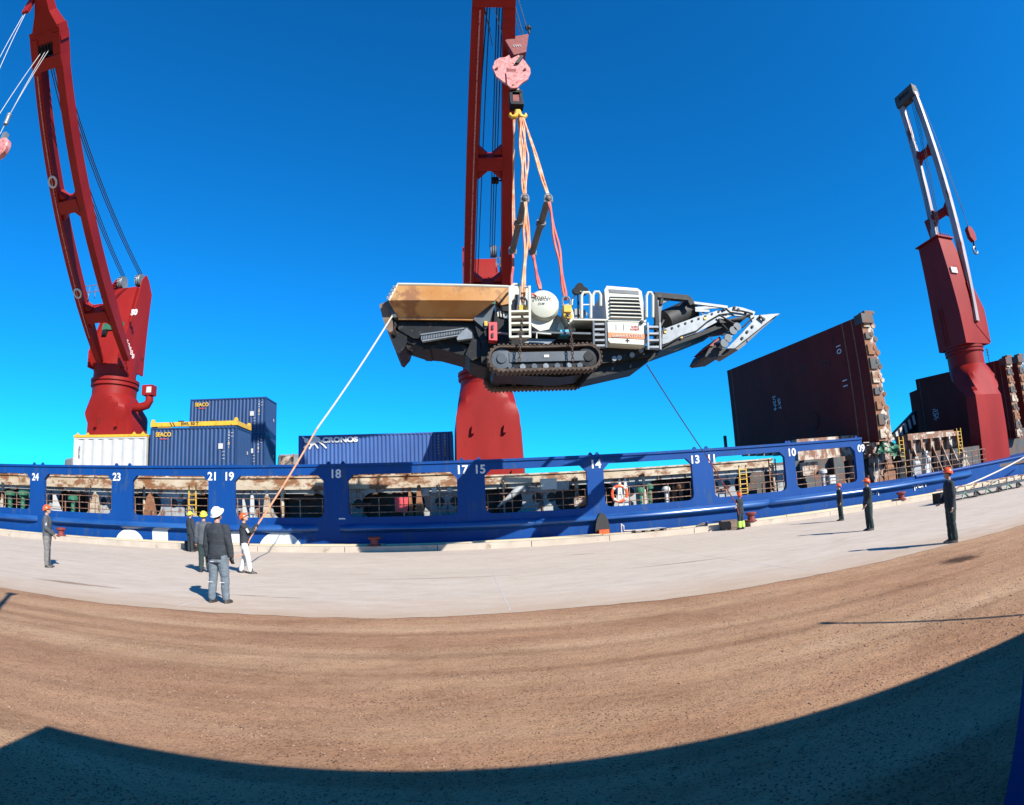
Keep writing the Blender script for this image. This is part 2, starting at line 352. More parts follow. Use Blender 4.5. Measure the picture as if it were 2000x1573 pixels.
fr = [(x, 9.56+.16*noise.noise((x*.35, 0, 0))+.10*noise.noise((x*1.7, 3, 0))+.06*noise.noise((x*6, 5, 0)), .006) for x in xs]
mb.add(fr+[(x, 26.0, .006) for x in xs], [(i, i+1, len(xs)+i+1, len(xs)+i) for i in range(len(xs)-1)])
fixed(mb, 'quay_paving', paving_mat(), kind='structure', label='pale concrete quay paving')
def stain(px_, y, rx, ry, c, dens, name, lab, z=.010, seed=0):
    p = gr(px_, y); m = bpy.data.materials.new(name); m.use_nodes = True; n = m.node_tree.nodes; k = m.node_tree.links; b = n['Principled BSDF']
    b.inputs['Base Color'].default_value = (*c, 1); b.inputs['Roughness'].default_value = .9; b.inputs['Specular IOR Level'].default_value = .1
    tc = n.new('ShaderNodeTexCoord'); gd = n.new('ShaderNodeTexGradient'); gd.gradient_type = 'SPHERICAL'; k.new(tc.outputs['Object'], gd.inputs[0])
    nz = n.new('ShaderNodeTexNoise'); nz.inputs['Scale'].default_value = 3.5; nz.inputs['Detail'].default_value = 9; nz.inputs['Roughness'].default_value = .75; k.new(tc.outputs['Object'], nz.inputs['Vector'])
    ad = n.new('ShaderNodeMath'); ad.operation = 'MULTIPLY_ADD'; k.new(nz.outputs['Fac'], ad.inputs[0]); ad.inputs[1].default_value = 1.6; 
    k.new(gd.outputs['Fac'], ad.inputs[2]); rp = n.new('ShaderNodeMapRange'); rp.inputs['From Min'].default_value = 1.05; rp.inputs['From Max'].default_value = 1.7; rp.inputs['To Max'].default_value = dens
    k.new(ad.outputs[0], rp.inputs['Value']); k.new(rp.outputs[0], b.inputs['Alpha'])
    me = bpy.data.meshes.new(name); N = 32; me.from_pydata([(cos(2*pi*i/N), sin(2*pi*i/N), 0) for i in range(N)], [], [tuple(range(N))]); me.materials.append(m)
    o = bpy.data.objects.new(name, me); col.objects.link(o); o.location = (p.x, p.y, z); o.scale = (rx, ry, 1); tag(o, lab, kind='structure')
stain(1875, 1093, .75, .5, (.06, .035, .022), 1.0, 'ground_stain', 'dark damp patch on the gravel at the right', .004)
for i, (x, y, rx, ry, d_) in enumerate(((130, 1138, 1.6, .35, .55), (200, 1146, 1.0, .12, .5), (490, 1164, .7, .12, .5), (560, 1168, .8, .08, .5), (180, 1058, 1.6, .25, .7), (120, 1052, 1.0, .2, .6), (1640, 1056, .5, .10, .5), (1135, 1083, .9, .2, .5), (1330, 1100, 2.5, .2, .35), (860, 1130, 3.0, .22, .25))):
    stain(x, y, rx, ry, (.23, .15, .09), d_, 'paving_stain', 'brown dust stain on the quay paving', .0085+.0004*i)
mb = MB()
x = -60.3
while x < 70: mb.box((x, 9.9, .0062), (x+.03, 25.9, .0078)); x += 6.1
fixed(mb, 'paving_joints', mat('joint', (.52, .45, .39), (.66, .58, .50), 1.2, .9), kind='structure', label='thin joints between the quay paving slabs')
# loose stones on the gravel
mb = MB()
ico = [(0, 0, 1), (.9, 0, .3), (.28, .85, .35), (-.75, .5, .3), (-.7, -.55, .35), (.3, -.85, .3), (.6, .5, -.4), (-.3, .8, -.4), (-.9, 0, -.4), (-.2, -.85, -.45), (.7, -.5, -.4)]
icf = [(0, 1, 2), (0, 2, 3), (0, 3, 4), (0, 4, 5), (0, 5, 1), (1, 6, 2), (2, 6, 7), (2, 7, 3), (3, 7, 8), (3, 8, 4), (4, 8, 9), (4, 9, 5), (5, 9, 10), (5, 10, 1), (1, 10, 6)]
for i in range(26000):
    y = 1.6+(9.8-1.6)*random.random()**1.25; x = random.uniform(-1.15*y-2, 1.45*y+3)
    if noise.noise((x*.25, y*.9, 1))+random.uniform(-.45, .45) < -.1: continue
    s = random.uniform(.004, .012)*(1 if random.random() < .97 else 1.7)
    a = random.uniform(0, 6.28); c_, s_ = cos(a)*s, sin(a)*s; st = random.uniform(.6, 1)
    mb.add([(x+vx*c_-vy*s_*st, y+vx*s_+vy*c_*st, s*.35+vz*s*.6) for vx, vy, vz in ico], icf)
o = fixed(mb, 'gravel_stones', mat('stone', (.22, .12, .085), (.48, .32, .22), 30, .9), kind='stuff', label='loose small stones scattered over the brown gravel')
mb = MB(); mb.add([(-9000, 26.92, -2.2), (9000, 26.92, -2.2), (9000, 14000, -2.2), (-9000, 14000, -2.2)], [(0, 1, 2, 3)])
wm = mat('sea_water', (.01, .05, .09), None, rough=.12, bump=.6, bscale=.6)
fixed(mb, 'water', wm, kind='structure', label='harbour water behind the ship')
# flat-topped mesa on the horizon
def mesa(x0, x1, ytop, D, seed, name):
    a, b = at(x0, ytop, D), at(x1, ytop, D); H = a.z; mb = MB(); N = 70; rings = []
    prof = [(1.35, 0), (1.18, .28), (1.10, .50), (1.03, .62), (1.0, .86), (.985, .97), (.96, 1.0), (.3, 1.01)]
    cx = (a.x+b.x)/2; hw = (b.x-a.x)/2
    for s, z in prof:
        rg = []
        for j in range(N):
            t = 2*pi*j/N; wob = 1+.05*noise.noise((cos(t)*4+seed, sin(t)*4, z*1.3))+.03*noise.noise((cos(t)*14+seed, sin(t)*14, z*3))
            ex = abs(cos(t))**.6*(1 if cos(t) > 0 else -1)
            rg.append((cx+hw*s*wob*ex, D+hw*.5+hw*.5*s*wob*sin(t), -2.3+(H+2.3)*z*(1+(.03*noise.noise((cos(t)*3, sin(t)*3, seed)) if z > .9 else 0))))
        rings.append(rg)
    mb.loft(rings); fixed(mb, name, M['rock'], kind='structure', label='grey flat-topped mesa far behind the ship')
mesa(98, 330, 892, 2600, 1, 'hills'); mesa(536, 640, 888, 2600, 5, 'hills'); 

# ------------------------------------------------------------------ quay edge
YH = 27.3   # ship side
mb = MB(); x = -70.
q = thing('quay_kerb', 'pale concrete kerb with timber edge running along the ship side', 'kerb', (0, 26, 0))
while x < 12.4:
    l = random.choice((3.6, 4.2, 5.0)); l = min(l, 12.6-x)
    mb.box((x, 25.9+random.uniform(-.015, .015), .004), (x+l-.03, 26.42, .27+random.uniform(-.008, .008))); x += l
x = 13.9
while x < 75:
    l = random.choice((3.6, 4.2, 5.0)); mb.box((x, 25.95, .004), (x+l-.03, 26.42, .24)); x += l
mb.build('concrete_block', M['kerb'], q, smooth=0)
mb = MB(); x = -70.
while x < 75:
    l = random.choice((4., 5.2, 6.)); mb.box((x, 26.44, .004), (x+l-.04, 26.88, .33+random.uniform(-.015, .02))); x += l
mb.build('edge_beam', M['kyel'], q, smooth=0)

# ------------------------------------------------------------------ the ship
def X_(px_, y=960, Y=YH): return at(px_, y, Y).x
ship = thing('cargo_ship', 'long blue cargo ship moored along the quay with rusty side openings', 'cargo ship', (0, YH, -2))
ZB, ZT = 1.42, 4.02
def side(x):      # plan of the hull side
    return YH if x < 33 else YH+.0042*(x-33)**2
def sheer(x): return 1.42 if x < 24 else 1.42+.0022*(x-24)**1.7
mb = MB(); hx = [-75+i*3 for i in range(36)]+[33+i*1.5 for i in range(1, 38)]
n = len(hx)
vs = []
for x in hx: vs.append((x, side(x)+.25, -3))
for x in hx: vs.append((x, side(x), -1.2))
for x in hx: vs.append((x, side(x), sheer(x)))
for x in hx: vs.append((x, 53-(side(x)-YH), sheer(x)))
for x in hx: vs.append((x, 53-(side(x)-YH), -3))
fs = [(r*n+i, r*n+i+1, (r+1)*n+i+1, (r+1)*n+i) for r in range(4) for i in range(n-1)]
fs += [(0, n, 2*n, 3*n, 4*n), (n-1, 5*n-1, 4*n-1, 3*n-1, 2*n-1)]
mb.add(vs, fs)
# weld seams of the shell plating, slightly proud
for i, x in enumerate([-64+3.9*j for j in range(25)]): mb.box((x, YH-.006, -1), (x+.03, YH+.02, 1.4))
mb.build('hull', M['blue'], ship, smooth=20)
# screen with openings
edges = [(-38, -31.8), (None, 58), (86, 218), (258, 407), (458, 632), (680, 893), (948, 1148), (1181, 1355), (1396, 1538), (1558, 1677)]
ops = [(-42.5, -36.6)]
for a, b in edges[1:]:
    xb = X_(b); ops.append((X_(a) if a else xb-6.0, xb))
opz = [(1.58, 3.62)]*6+[(1.58, 3.66), (1.58, 3.70), (1.60, 3.70), (1.62, 3.66), (1.64, 3.6)]
opz = opz[:len(ops)]
mb = MB(); bounds = [-48.]
for (a, b), (c, d) in zip(ops[:-1], ops[1:]): bounds.append((b+c)/2)
bounds.append(X_(1692))
ZTs = [ZT]*6+[4.02, 4.03, 4.0, 3.97, 3.93]
mb.box((-75, YH, ZB), (-48, YH+.22, ZT))
for i, (a, b) in enumerate(ops):
    holed(mb, bounds[i], bounds[i+1], ZB, ZT, rrect(a, b, opz[i][0], opz[i][1], .30, 4, True), YH, YH+.22)
mb.build('side_screen', M['blue'], ship, smooth=20)
mb = MB()
pts = [(-75, YH+.1, ZT+.06)]+[(X_(1692), YH+.1, ZT+.06)]
mb.bar(pts[0], pts[1], .34, .12); mb.build('top_rail', M['blue'], ship)
for i, (a, b) in enumerate(ops):   # small lugs along the rail
    for x in (a-.25, b+.25): MB().prism([(x-.12, YH+.05, ZT+.12), (x+.12, YH+.05, ZT+.12), (x+.04, YH+.05, ZT+.25), (x-.04, YH+.05, ZT+.25)], (0, .1, 0)).build('rail_lug', M['blue'], ship)
# deck behind the screen
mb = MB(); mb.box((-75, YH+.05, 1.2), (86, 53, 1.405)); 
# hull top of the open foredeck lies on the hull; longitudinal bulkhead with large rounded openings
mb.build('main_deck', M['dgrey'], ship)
YB = YH+1.9
mb = MB(); x = -75.; i = 0; ovals = []
xe = X_(1560)
while x < xe:
    wdt = 4.9; hw = random.choice((1.55, 1.35, 1.65)); cx = x+wdt*.60
    holed(mb, x, x+wdt, 1.41, 3.06, rrect(cx-hw, cx+hw*.95, 1.5, 2.80, .55, 4), YB, YB+.08)
    ovals.append(x+.35); x += wdt
mb.build('longitudinal_bulkhead', M['grey'], ship, smooth=20)
for x in ovals:
    for dx in (0, .75): MB().lathe((x+dx, YB-.012, 2.25), [(.001, 0), (.2, 0), (.24, .004), (.24, .02)], 20, 'y').build('oval_manhole', M['black'], ship)
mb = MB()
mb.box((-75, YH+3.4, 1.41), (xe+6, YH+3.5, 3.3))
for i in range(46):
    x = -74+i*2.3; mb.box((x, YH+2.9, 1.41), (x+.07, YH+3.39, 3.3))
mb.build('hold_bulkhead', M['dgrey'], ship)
# hatch coaming ledge, rusty cream
mb = MB()
xc = X_(940)
mb.box((-75, YB-.20, 3.0), (xc, YB+.5, 3.60)); mb.box((xc+.0, YB-.20, 3.02), (X_(1545), YB+.6, 3.42))
mb.box((xc, YB-.28, 3.42), (X_(1545), YB+1.2, 3.50)); mb.box((-75, YB-.28, 3.60), (xc, YB+.3, 3.67))
for i in range(60):
    x = -74+i*1.62
    if x < X_(1530): mb.prism([(x, YB-.19, 3.0), (x, YB+.0, 3.0), (x, YB+.0, 2.8)], (.04, 0, 0))
mb.build('hatch_coaming', M['coam'], ship)
mb = MB(); mb.box((-75, YB+.75, 3.62), (xc, 50, 3.98)); mb.box((-75, YB+.55, 3.98), (xc, 50, 4.06))
mb.build('hatch_cover', M['cream'], ship)
x = -47.
for px_ in (30, 105, 192, 283, 560, 808, 835):
    x = X_(px_, 935); MB().lathe((x, YB-.1, 3.80), [(.001, -.05), (.09, -.05), (.1, 0), (.20, 0), (.24, .03), (.24, .13), (.001, .13)], 20, 'y').build('cover_wheel', M['rust'], ship)
    mb2 = MB(); mb2.box((x-.42, YB-.02, 3.66), (x+.42, YB+.12, 3.76)); mb2.box((x-.36, YB+.04, 3.74), (x-.26, YB+.2, 4.02)); mb2.build('wheel_bracket', M['cream'], ship)
for i in range(40):
    x = random.uniform(-34, xc-1); wq = random.uniform(.15, .8); z = 3.68
    MB().box((x, YB+.2+random.random()*.2, z), (x+wq, YB+.6, z+random.uniform(.08, .24))).build('cleat', M['cream' if i % 2 else 'rust'], ship)
# railings, one per opening
for i, (a, b) in enumerate(ops):
    mb = MB(); z0 = opz[i][0]; hh = .92
    for z in (z0+.22, z0+.55, z0+hh): mb.cyl((a+.02, YH+.16, z), (b-.02, YH+.16, z), .022, n=6)
    nn = max(3, round((b-a)/1.3))
    for j in range(nn+1):
        x = a+.1+(b-a-.2)*j/nn+random.uniform(-.12, .12)*(0 < j < nn); mb.cyl((x, YH+.16, z0-.08), (x, YH+.16, z0+hh), .026, n=6)
    mb.build('railing', M['rail'], ship)
# frame numbers
for s, x, y in [('24', 69, 932), ('23', 228, 932), ('21', 415, 931), ('19', 447, 931), ('18', 655, 926), ('17', 902, 918), ('15', 937, 917), ('14', 1163, 907), ('13', 1357, 898), ('11', 1390, 896), ('10', 1546, 884), ('09', 1682, 876)]:
    text(s, at(x, y, YH-.014), .57, M['letter'], ship, 'frame_number', bold=.014)
# rubbing strakes
for a, b in [(-70, X_(62, 1000)), (X_(112, 1012), X_(602, 1018)), (X_(683, 1020), X_(1030, 1008)), (X_(1055, 1008), X_(1488, 975)), (X_(1512, 975), X_(1890, 940))]:
    mb = MB(); N = 2 if a < 20 else 14; pth = [a+(b-a)*t/N for t in range(N+1)]; rings = []
    for jx, x in enumerate([a]+[p for p in pth]+[b]):
        k = .05 if jx in (0, N+2) else 1
        xx = x-(.5 if jx == 0 else 0)+(.5 if jx == N+2 else 0); y = side(xx); z = 1.06+(sheer(xx)-1.42)*.8
        rings.append([(xx, y+.05, z-.24), (xx, y-.12*k, z-.20), (xx, y-.30*k, z-.07), (xx, y-.30*k, z+.02), (xx, y-.16*k, z+.15), (xx, y+.05, z+.19)])
    mb.loft(rings); mb.build('rubbing_strake', M['strake'], ship, smooth=50)
# sheer bar at the bow part of the hull top
mb = MB(); mb.tube([(x, side(x)-.02, sheer(x)+.02) for x in hx if x > 26], .10, 8); mb.build('gunwale', M['blue'], ship)
# the tops of the huge white hull letters, the rest is below the quay
def disc(px0, px1, ytop, y0=1060):
    a, b = at(px0, y0, YH-.015), at(px1, y0, YH-.015); t = at((px0+px1)/2, ytop, YH-.015); cx = (a.x+b.x)/2; rx = (b.x-a.x)/2*1.02; H = t.z
    mb = MB(); pts = []
    for j in range(40):
        an = 2*pi*j/40; pts.append((cx+rx*cos(an), YH-.015, H-1.0+1.0*sin(an)))
    mb.prism(pts, (0, .03, 0)); mb.build('hull_letter', M['letter'], ship)
def rectl(px0, px1, ytop):
    a, b = at(px0, 1060, YH-.015), at(px1, 1060, YH-.015); t = at((px0+px1)/2, ytop, YH-.015)
    mb = MB(); mb.box((a.x, YH-.015, -1.2), (b.x, YH+.015, t.z)); mb.build('hull_letter', M['letter'], ship)
disc(224, 283, 1033); rectl(298, 328, 1035); rectl(385, 402, 1037); rectl(451, 468, 1038); disc(505, 590, 1038, 1062)
# small draught marks at the right
def hside(x, y, off):
    Y = YH
    for _ in range(30): Y = side(at(x, y, Y).x)
    return at(x, y, Y-off)
text('CH|', hside(1706, 959, .03), .55, M['letter'], ship, 'draught_mark', bold=.012)
text('|ICH', hside(1797, 946, .05), .62, M['letter'], ship, 'draught_mark', bold=.012)
mb = MB(); p = at(668, 1013, YH-.01); mb.box((p.x-.16, YH-.01, p.z-.03), (p.x+.16, YH+.02, p.z+.03)); mb.build('draught_mark', M['letter'], ship)

# ---- things standing on the side deck, seen through the openings
def ladder(name, lab, xa, z0, z1, Y, m, wd=.42, lean=0, grp=None):
    mb = MB()
    for s in (-wd/2, wd/2): mb.bar((xa+s, Y, z0), (xa+s, Y+lean, z1), .06, .05)
    k = int((z1-z0)/.28)
    for i in range(1, k+1): t = i/(k+1); mb.cyl((xa-wd/2, Y+lean*t, z0+(z1-z0)*t), (xa+wd/2, Y+lean*t, z0+(z1-z0)*t), .022, n=6)
    return tag(mb.build(name, m), lab, 'ladder', grp)
ladder('deck_ladder', 'yellow ladder on the ship deck between openings 23 and 21', X_(376, 960, YH+.9), 1.42, 3.2, YH+.9, M['yellow'])
ladder('deck_ladder', 'dull yellow ladder behind the railing right of number 11', X_(1452, 940, YH+.8), 1.42, 3.2, YH+.8, M['yellow'])
ladder('deck_ladder', 'red-brown ladder behind the railing left of number 10', X_(1510, 930, YH+.7), 1.42, 3.4, YH+.7, M['rust'])
def vent(px_, lab, m, h=1.0, Y=YH+.8, r=.17):
    x = X_(px_, 960, Y); t = thing('mushroom_vent', lab, 'ventilator', (x, Y, 1.41), 'ventilators on the ship side deck')
    b = MB(); b.cyl((x, Y, 1.41), (x, Y, 1.41+h), r*.55, n=14); b.lathe((x, Y, 1.41), [(r*.95, 0), (r*.95, .05), (r*.5, .05)], 14); b.build('pipe', m, t)
    b = MB(); b.lathe((x, Y, 1.41+h), [(r*.6, -.12), (r*1.3, -.08), (r*1.35, .06), (r*.9, .17), (.01, .2)], 16); b.build('cap', m, t)
vent(1250, 'short green ventilator behind the lifebuoy', M['green'], .85)
vent(1268, 'tall green ventilator between lifebuoy and number 13', M['green'], 1.0)
vent(1301, 'white-capped ventilator left of number 13', M['white'], .8)
vent(1330, 'rusty ventilator just left of number 13', M['rust'], .9)
vent(20, 'green ventilator at the far left edge of the ship', M['green'], 1.0, r=.3)
vent(45, 'green ventilator just left of number 24', M['green'], 1.05, r=.28)
vent(143, 'green ventilator in the opening right of number 24', M['green'], .9, r=.25)
vent(1610, 'pale ventilator right of number 10', M['white'], 1.0, r=.2)
def post(px_, lab, m, wd=.7, h=1.25, Y=YH+1.0):
    x = X_(px_, 960, Y); b = MB()
    b.prism([(x-wd/2, Y, 1.41), (x+wd/2, Y, 1.41), (x+wd*.36, Y, 1.41+h*.45), (x+wd*.2, Y, 1.41+h*.9), (x+wd*.08, Y, 1.41+h), (x-wd*.08, Y, 1.41+h), (x-wd*.2, Y, 1.41+h*.9), (x-wd*.36, Y, 1.41+h*.45)], (0, .25, 0))
    b.sphere((x, Y+.1, 1.41+h), .1, 10)
    tag(b.build('lashing_post', m), lab, 'lashing post', 'rusty posts on the ship side deck')
post(184, 'rusty tapered post in the opening left of number 23', M['coam'])
post(291, 'wide rusty tapered post in the opening left of number 21', M['rust'], .85)
post(520, 'pale rusty post behind the tag line right of number 19', M['coam'], .5, 1.3)
post(818, 'rusty double post in the opening left of number 17', M['rust'], .45, 1.6)
post(800, 'narrow rusty post beside the double post left of number 17', M['rust'], .3, 1.5)
post(1318, 'small brown post left of number 13', M['rust'], .3, .9)
def pale_plate(px0, px1, lab):
    x0, x1 = X_(px0), X_(px1); Y = YH+1.15; b = MB(); b.prism([(x0, Y, 1.41), (x1, Y, 1.41), (x0+(x1-x0)*.25, Y, 2.5), (x0, Y, 2.5)], (0, .05, 0))
    tag(b.build('steel_bracket', M['white']), lab, 'bracket')
pale_plate(196, 222, 'pale triangular bracket against pillar 23'); pale_plate(457, 470, 'white triangular bracket against pillar 19'); pale_plate(80, 100, 'pale bracket against pillar 24')
# lifebuoy on the railing
p = at(1210, 964, YH+.10); t = thing('lifebuoy', 'orange and white lifebuoy hanging on the railing right of number 14', 'lifebuoy', p)
b = MB(); bw = MB(); R0 = .38
for q_ in range(8):
    seg = [Vector((p.x+R0*cos(a), p.y, p.z+R0*sin(a))) for a in [2*pi*(q_+i/6)/8 for i in range(7)]]
    (b if q_ % 2 == 0 else b).tube(seg, .075, 8)
b.build('ring', M['orange'], t)
for q_ in range(4):
    a0 = pi/4+q_*pi/2; seg = [Vector((p.x+R0*cos(a), p.y, p.z+R0*sin(a))) for a in [a0-.13, a0, a0+.13]]; bw.tube(seg, .082, 8)
bw.tube([(p.x-.1, p.y, p.z-.4), (p.x-.05, p.y, p.z+.3), (p.x+.08, p.y, p.z+.1), (p.x+.15, p.y, p.z-.35)], .03, 6); bw.build('band', M['white'], t)
# crates, boxes, pipes, extinguishers
def boxo(name, lab, cat, x, y, Y, sx, sz, m, sy=.3, grp=None, bevel=.02):
    p = at(x, y, Y); b = MB(); b.box((p.x-sx/2, Y, p.z-sz/2), (p.x+sx/2, Y+sy, p.z+sz/2)); b.box((p.x-sx*.4, Y-.02, p.z-sz*.38), (p.x+sx*.4, Y, p.z+sz*.38))
    b.box((p.x-sx*.08, Y-.045, p.z-sz*.06), (p.x+sx*.08, Y-.02, p.z+sz*.06))
    return tag(b.build(name, m), lab, cat, grp)
boxo('switch_box', 'rusty white box hanging in the opening left of number 14', 'box', 1133, 981, YH+.3, .55, .4, M['cream'])
boxo('switch_box', 'small white box on the dark wall left of number 17', 'box', 848, 957, YH+1.3, .25, .25, M['white'])
boxo('switch_box', 'grey cabinet on the wall left of number 17', 'box', 830, 962, YH+1.3, .4, .4, M['grey'])
boxo('switch_box', 'small white box nearest pillar 17', 'box', 878, 957, YH+1.3, .25, .22, M['white'])
boxo('switch_box', 'hanging white tarp bundle left of number 14', 'tarp bundle', 1072, 945, YH+1.0, .8, .55, M['white'])
boxo('switch_box', 'grey panel right of the tarp bundle', 'box', 1098, 948, YH+1.3, .7, .45, M['grey'])
boxo('storage_locker', 'dark red locker behind railing under number 18', 'locker', 785, 985, YH+1.0, .7, .7, M['coral'])
boxo('storage_locker', 'green machinery box below number 24', 'locker', 48, 963, YH+1.2, .9, .5, M['green'])
boxo('storage_locker', 'small white drum box right of number 10', 'locker', 1627, 937, YH+.8, .45, .55, M['white'])
boxo('storage_locker', 'rusty cream cabinet just right of number 10', 'locker', 1583, 915, YH+1.0, 1.1, .75, M['cream'])
b = MB(); a = at(972, 990, YH+.9); c = at(1012, 957, YH+1.0); d = at(1022, 955, YH+1.1); b.tube([a, c, d], [.04, .2, .22], 10)
tag(b.build('fabric_chute', M['grey']), 'pale grey slanting canvas chute in the opening right of number 15', 'chute')
for i, (x, lab) in enumerate([(492, 'pale pointed stanchion right of number 19'), (520, 'second pale pointed stanchion right of number 19'), (1211, 'white stanchion behind the lifebuoy'), (1222, 'white stanchion leaning beside the lifebuoy')]):
    xx = X_(x, 950, YH+1.1); b = MB(); b.loft([[(xx-.12, YH+1.1, 1.41), (xx+.12, YH+1.1, 1.41), (xx+.12, YH+1.16, 1.41), (xx-.12, YH+1.16, 1.41)], [(xx-.1, YH+1.1, 2.5), (xx+.1, YH+1.1, 2.5), (xx+.1, YH+1.16, 2.5), (xx-.1, YH+1.16, 2.5)], [(xx-.02, YH+1.1, 3.0), (xx+.02, YH+1.1, 3.0), (xx+.02, YH+1.16, 3.0), (xx-.02, YH+1.16, 3.0)]])
    tag(b.build('stanchion', M['white']), lab, 'stanchion', 'pale stanchions on the side deck')
# pipes along the deck, part of the ship
mb = MB()
for i in range(26):
    x = -46+i*3.1+random.uniform(-.8, .8)
    if x > xe: break
    z = random.uniform(1.7, 2.6); MB().tube([(x, YB-.1, 1.42), (x, YB-.1, z), (x+random.choice((-.4, .4)), YB-.1, z+.12), (x+random.choice((-.9, .9)), YB-.1, z+.1)], random.uniform(.025, .05), 6).build('deck_pipe', M['rust'], ship)
mb = MB()
for i in range(20):
    x = -45+i*3.9+random.uniform(-1, 1)
    if x > xe: break
    MB().cyl((x, YH+1.55, 1.42), (x, YH+1.55, 3.2), random.uniform(.04, .1), n=8).build('deck_pillar', M['coam'], ship)

# ---- the open foredeck at the right
def Xg(px_, y, Y): return at(px_, y, Y).x
mb = MB(); Y = 28.6
x0, x1 = Xg(1695, 905, Y), Xg(1905, 895, Y)
for z, r in ((1.78, .022), (2.12, .022), (2.50, .028)):
    mb.tube([(x, side(x)+.3, z+(sheer(x)-1.42)) for x in [x0+(x1-x0)*j/14 for j in range(15)]], r, 6)
for j in range(15):
    x = x0+(x1-x0)*j/14; mb.cyl((x, side(x)+.3, sheer(x)-.02), (x, side(x)+.3, sheer(x)+1.08), .03, n=6)
mb.build('railing', M['rail'], ship)
mb = MB()  # forward coaming block with bays
Y = 31.5
xa, xb = Xg(1558, 880, Y), Xg(1740, 880, Y)
mb.box((xa, Y, 3.2), (xb, Y+1.0, 4.7)); mb.box((xa-.1, Y-.25, 3.05), (xb, Y, 3.35))
for j in range(9):
    x = xa+(xb-xa)*j/8; mb.box((x, Y-.2, 1.41), (x+.18, Y, 3.05)); mb.prism([(x, Y-.9, 1.41), (x, Y-.2, 1.41), (x, Y-.2, 2.9)], (.06, 0, 0))
xa, xb = Xg(1775, 870, 33), Xg(1866, 870, 33)
mb.box((xa, 33, 3.1), (xb, 34.5, 4.6)); mb.box((xa-.3, 32.7, 4.1), (xb+.3, 33, 4.45))
for j in range(6):
    x = xa+(xb-xa)*j/5; mb.box((x-.1, 32.6, 1.41), (x+.12, 33, 4.1)); mb.prism([(x, 31.6, 1.41), (x, 32.6, 1.41), (x, 32.6, 3.6)], (.07, 0, 0))
mb.build('forward_coaming', M['cream'], ship)
mb = MB(); mb.box((Xg(1558, 880, 32.6), 32.6, 1.41), (40.6, 32.8, 3.1))
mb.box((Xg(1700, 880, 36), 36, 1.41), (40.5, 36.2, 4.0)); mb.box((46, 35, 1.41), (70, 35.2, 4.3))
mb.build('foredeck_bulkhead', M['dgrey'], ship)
names = [(1712, 880, .9, 2.2, 'cream', 'pale rusty valve chest right of number 09'), (1735, 905, 1.2, 1.3, 'rust', 'rusty mooring winch on the foredeck'), (1760, 900, .7, 1.8, 'dark', 'dark hydraulic pump beside the winch'),
         (1790, 905, .9, 1.3, 'grey', 'grey hydraulic cabinet on the foredeck'), (1812, 905, .6, 1.6, 'white', 'white cabinet in front of the forward coaming'), (1884, 895, .7, 1.2, 'coam', 'rusty tan hose reel left of the right crane')]
for x, y, wd, h, m, lab in names:
    Y = 30.2; X = Xg(x, y, Y); zb = sheer(X); b = MB()
    b.box((X-wd/2, Y, zb), (X+wd/2, Y+.5, zb+h*.45)); b.cyl((X-wd*.3, Y+.1, zb+h*.62), (X+wd*.35, Y+.1, zb+h*.62), h*.17, n=14); b.cyl((X-wd*.32, Y+.1, zb+h*.62), (X-wd*.28, Y+.1, zb+h*.62), h*.24, n=14)
    b.cyl((X+wd*.2, Y+.2, zb+h*.4), (X+wd*.2, Y+.2, zb+h), .05, n=8); b.box((X+wd*.05, Y+.1, zb+h*.9), (X+wd*.4, Y+.35, zb+h)); b.tube([(X-wd*.4, Y, zb+.1), (X-wd*.6, Y-.2, zb+h*.5), (X-wd*.3, Y-.1, zb+h*.8)], .03, 6)
    tag(b.build('deck_machine', M[m]), lab, 'deck machine', 'machinery on the foredeck')
ladder('deck_ladder', 'yellow and black ladder behind the foredeck rail', Xg(1762, 880, 31.2), 1.5, 4.3, 31.2, M['yellow'])
ladder('deck_ladder', 'yellow ladder close to the right crane foot', Xg(1878, 890, 32), 1.7, 4.6, 32, M['yellow'], .5)
# green tarpaulin
a = at(1722, 872, 29.5); b = MB(); N = 14; g_ = []
for i in range(N+1):
    for j in range(N+1):
        u, v = i/N, j/N; p = at(1722+36*u-8*v, 862+22*v+6*u, 29.4); p.y += .3*noise.noise((u*4, v*4, 2)); p.z += .18*noise.noise((u*5, v*5, 7)); g_.append(p)
b.add(g_+[p+Vector((0, .04, 0)) for p in g_], [(i*(N+1)+j, i*(N+1)+j+1, (i+1)*(N+1)+j+1, (i+1)*(N+1)+j) for i in range(N) for j in range(N)]+[((N+1)**2+i*(N+1)+j, (N+1)**2+(i+1)*(N+1)+j, (N+1)**2+(i+1)*(N+1)+j+1, (N+1)**2+i*(N+1)+j+1) for i in range(N) for j in range(N)])
tag(b.build('tarpaulin', M['green']), 'crumpled green tarpaulin below the standing hatch cover', 'tarpaulin')

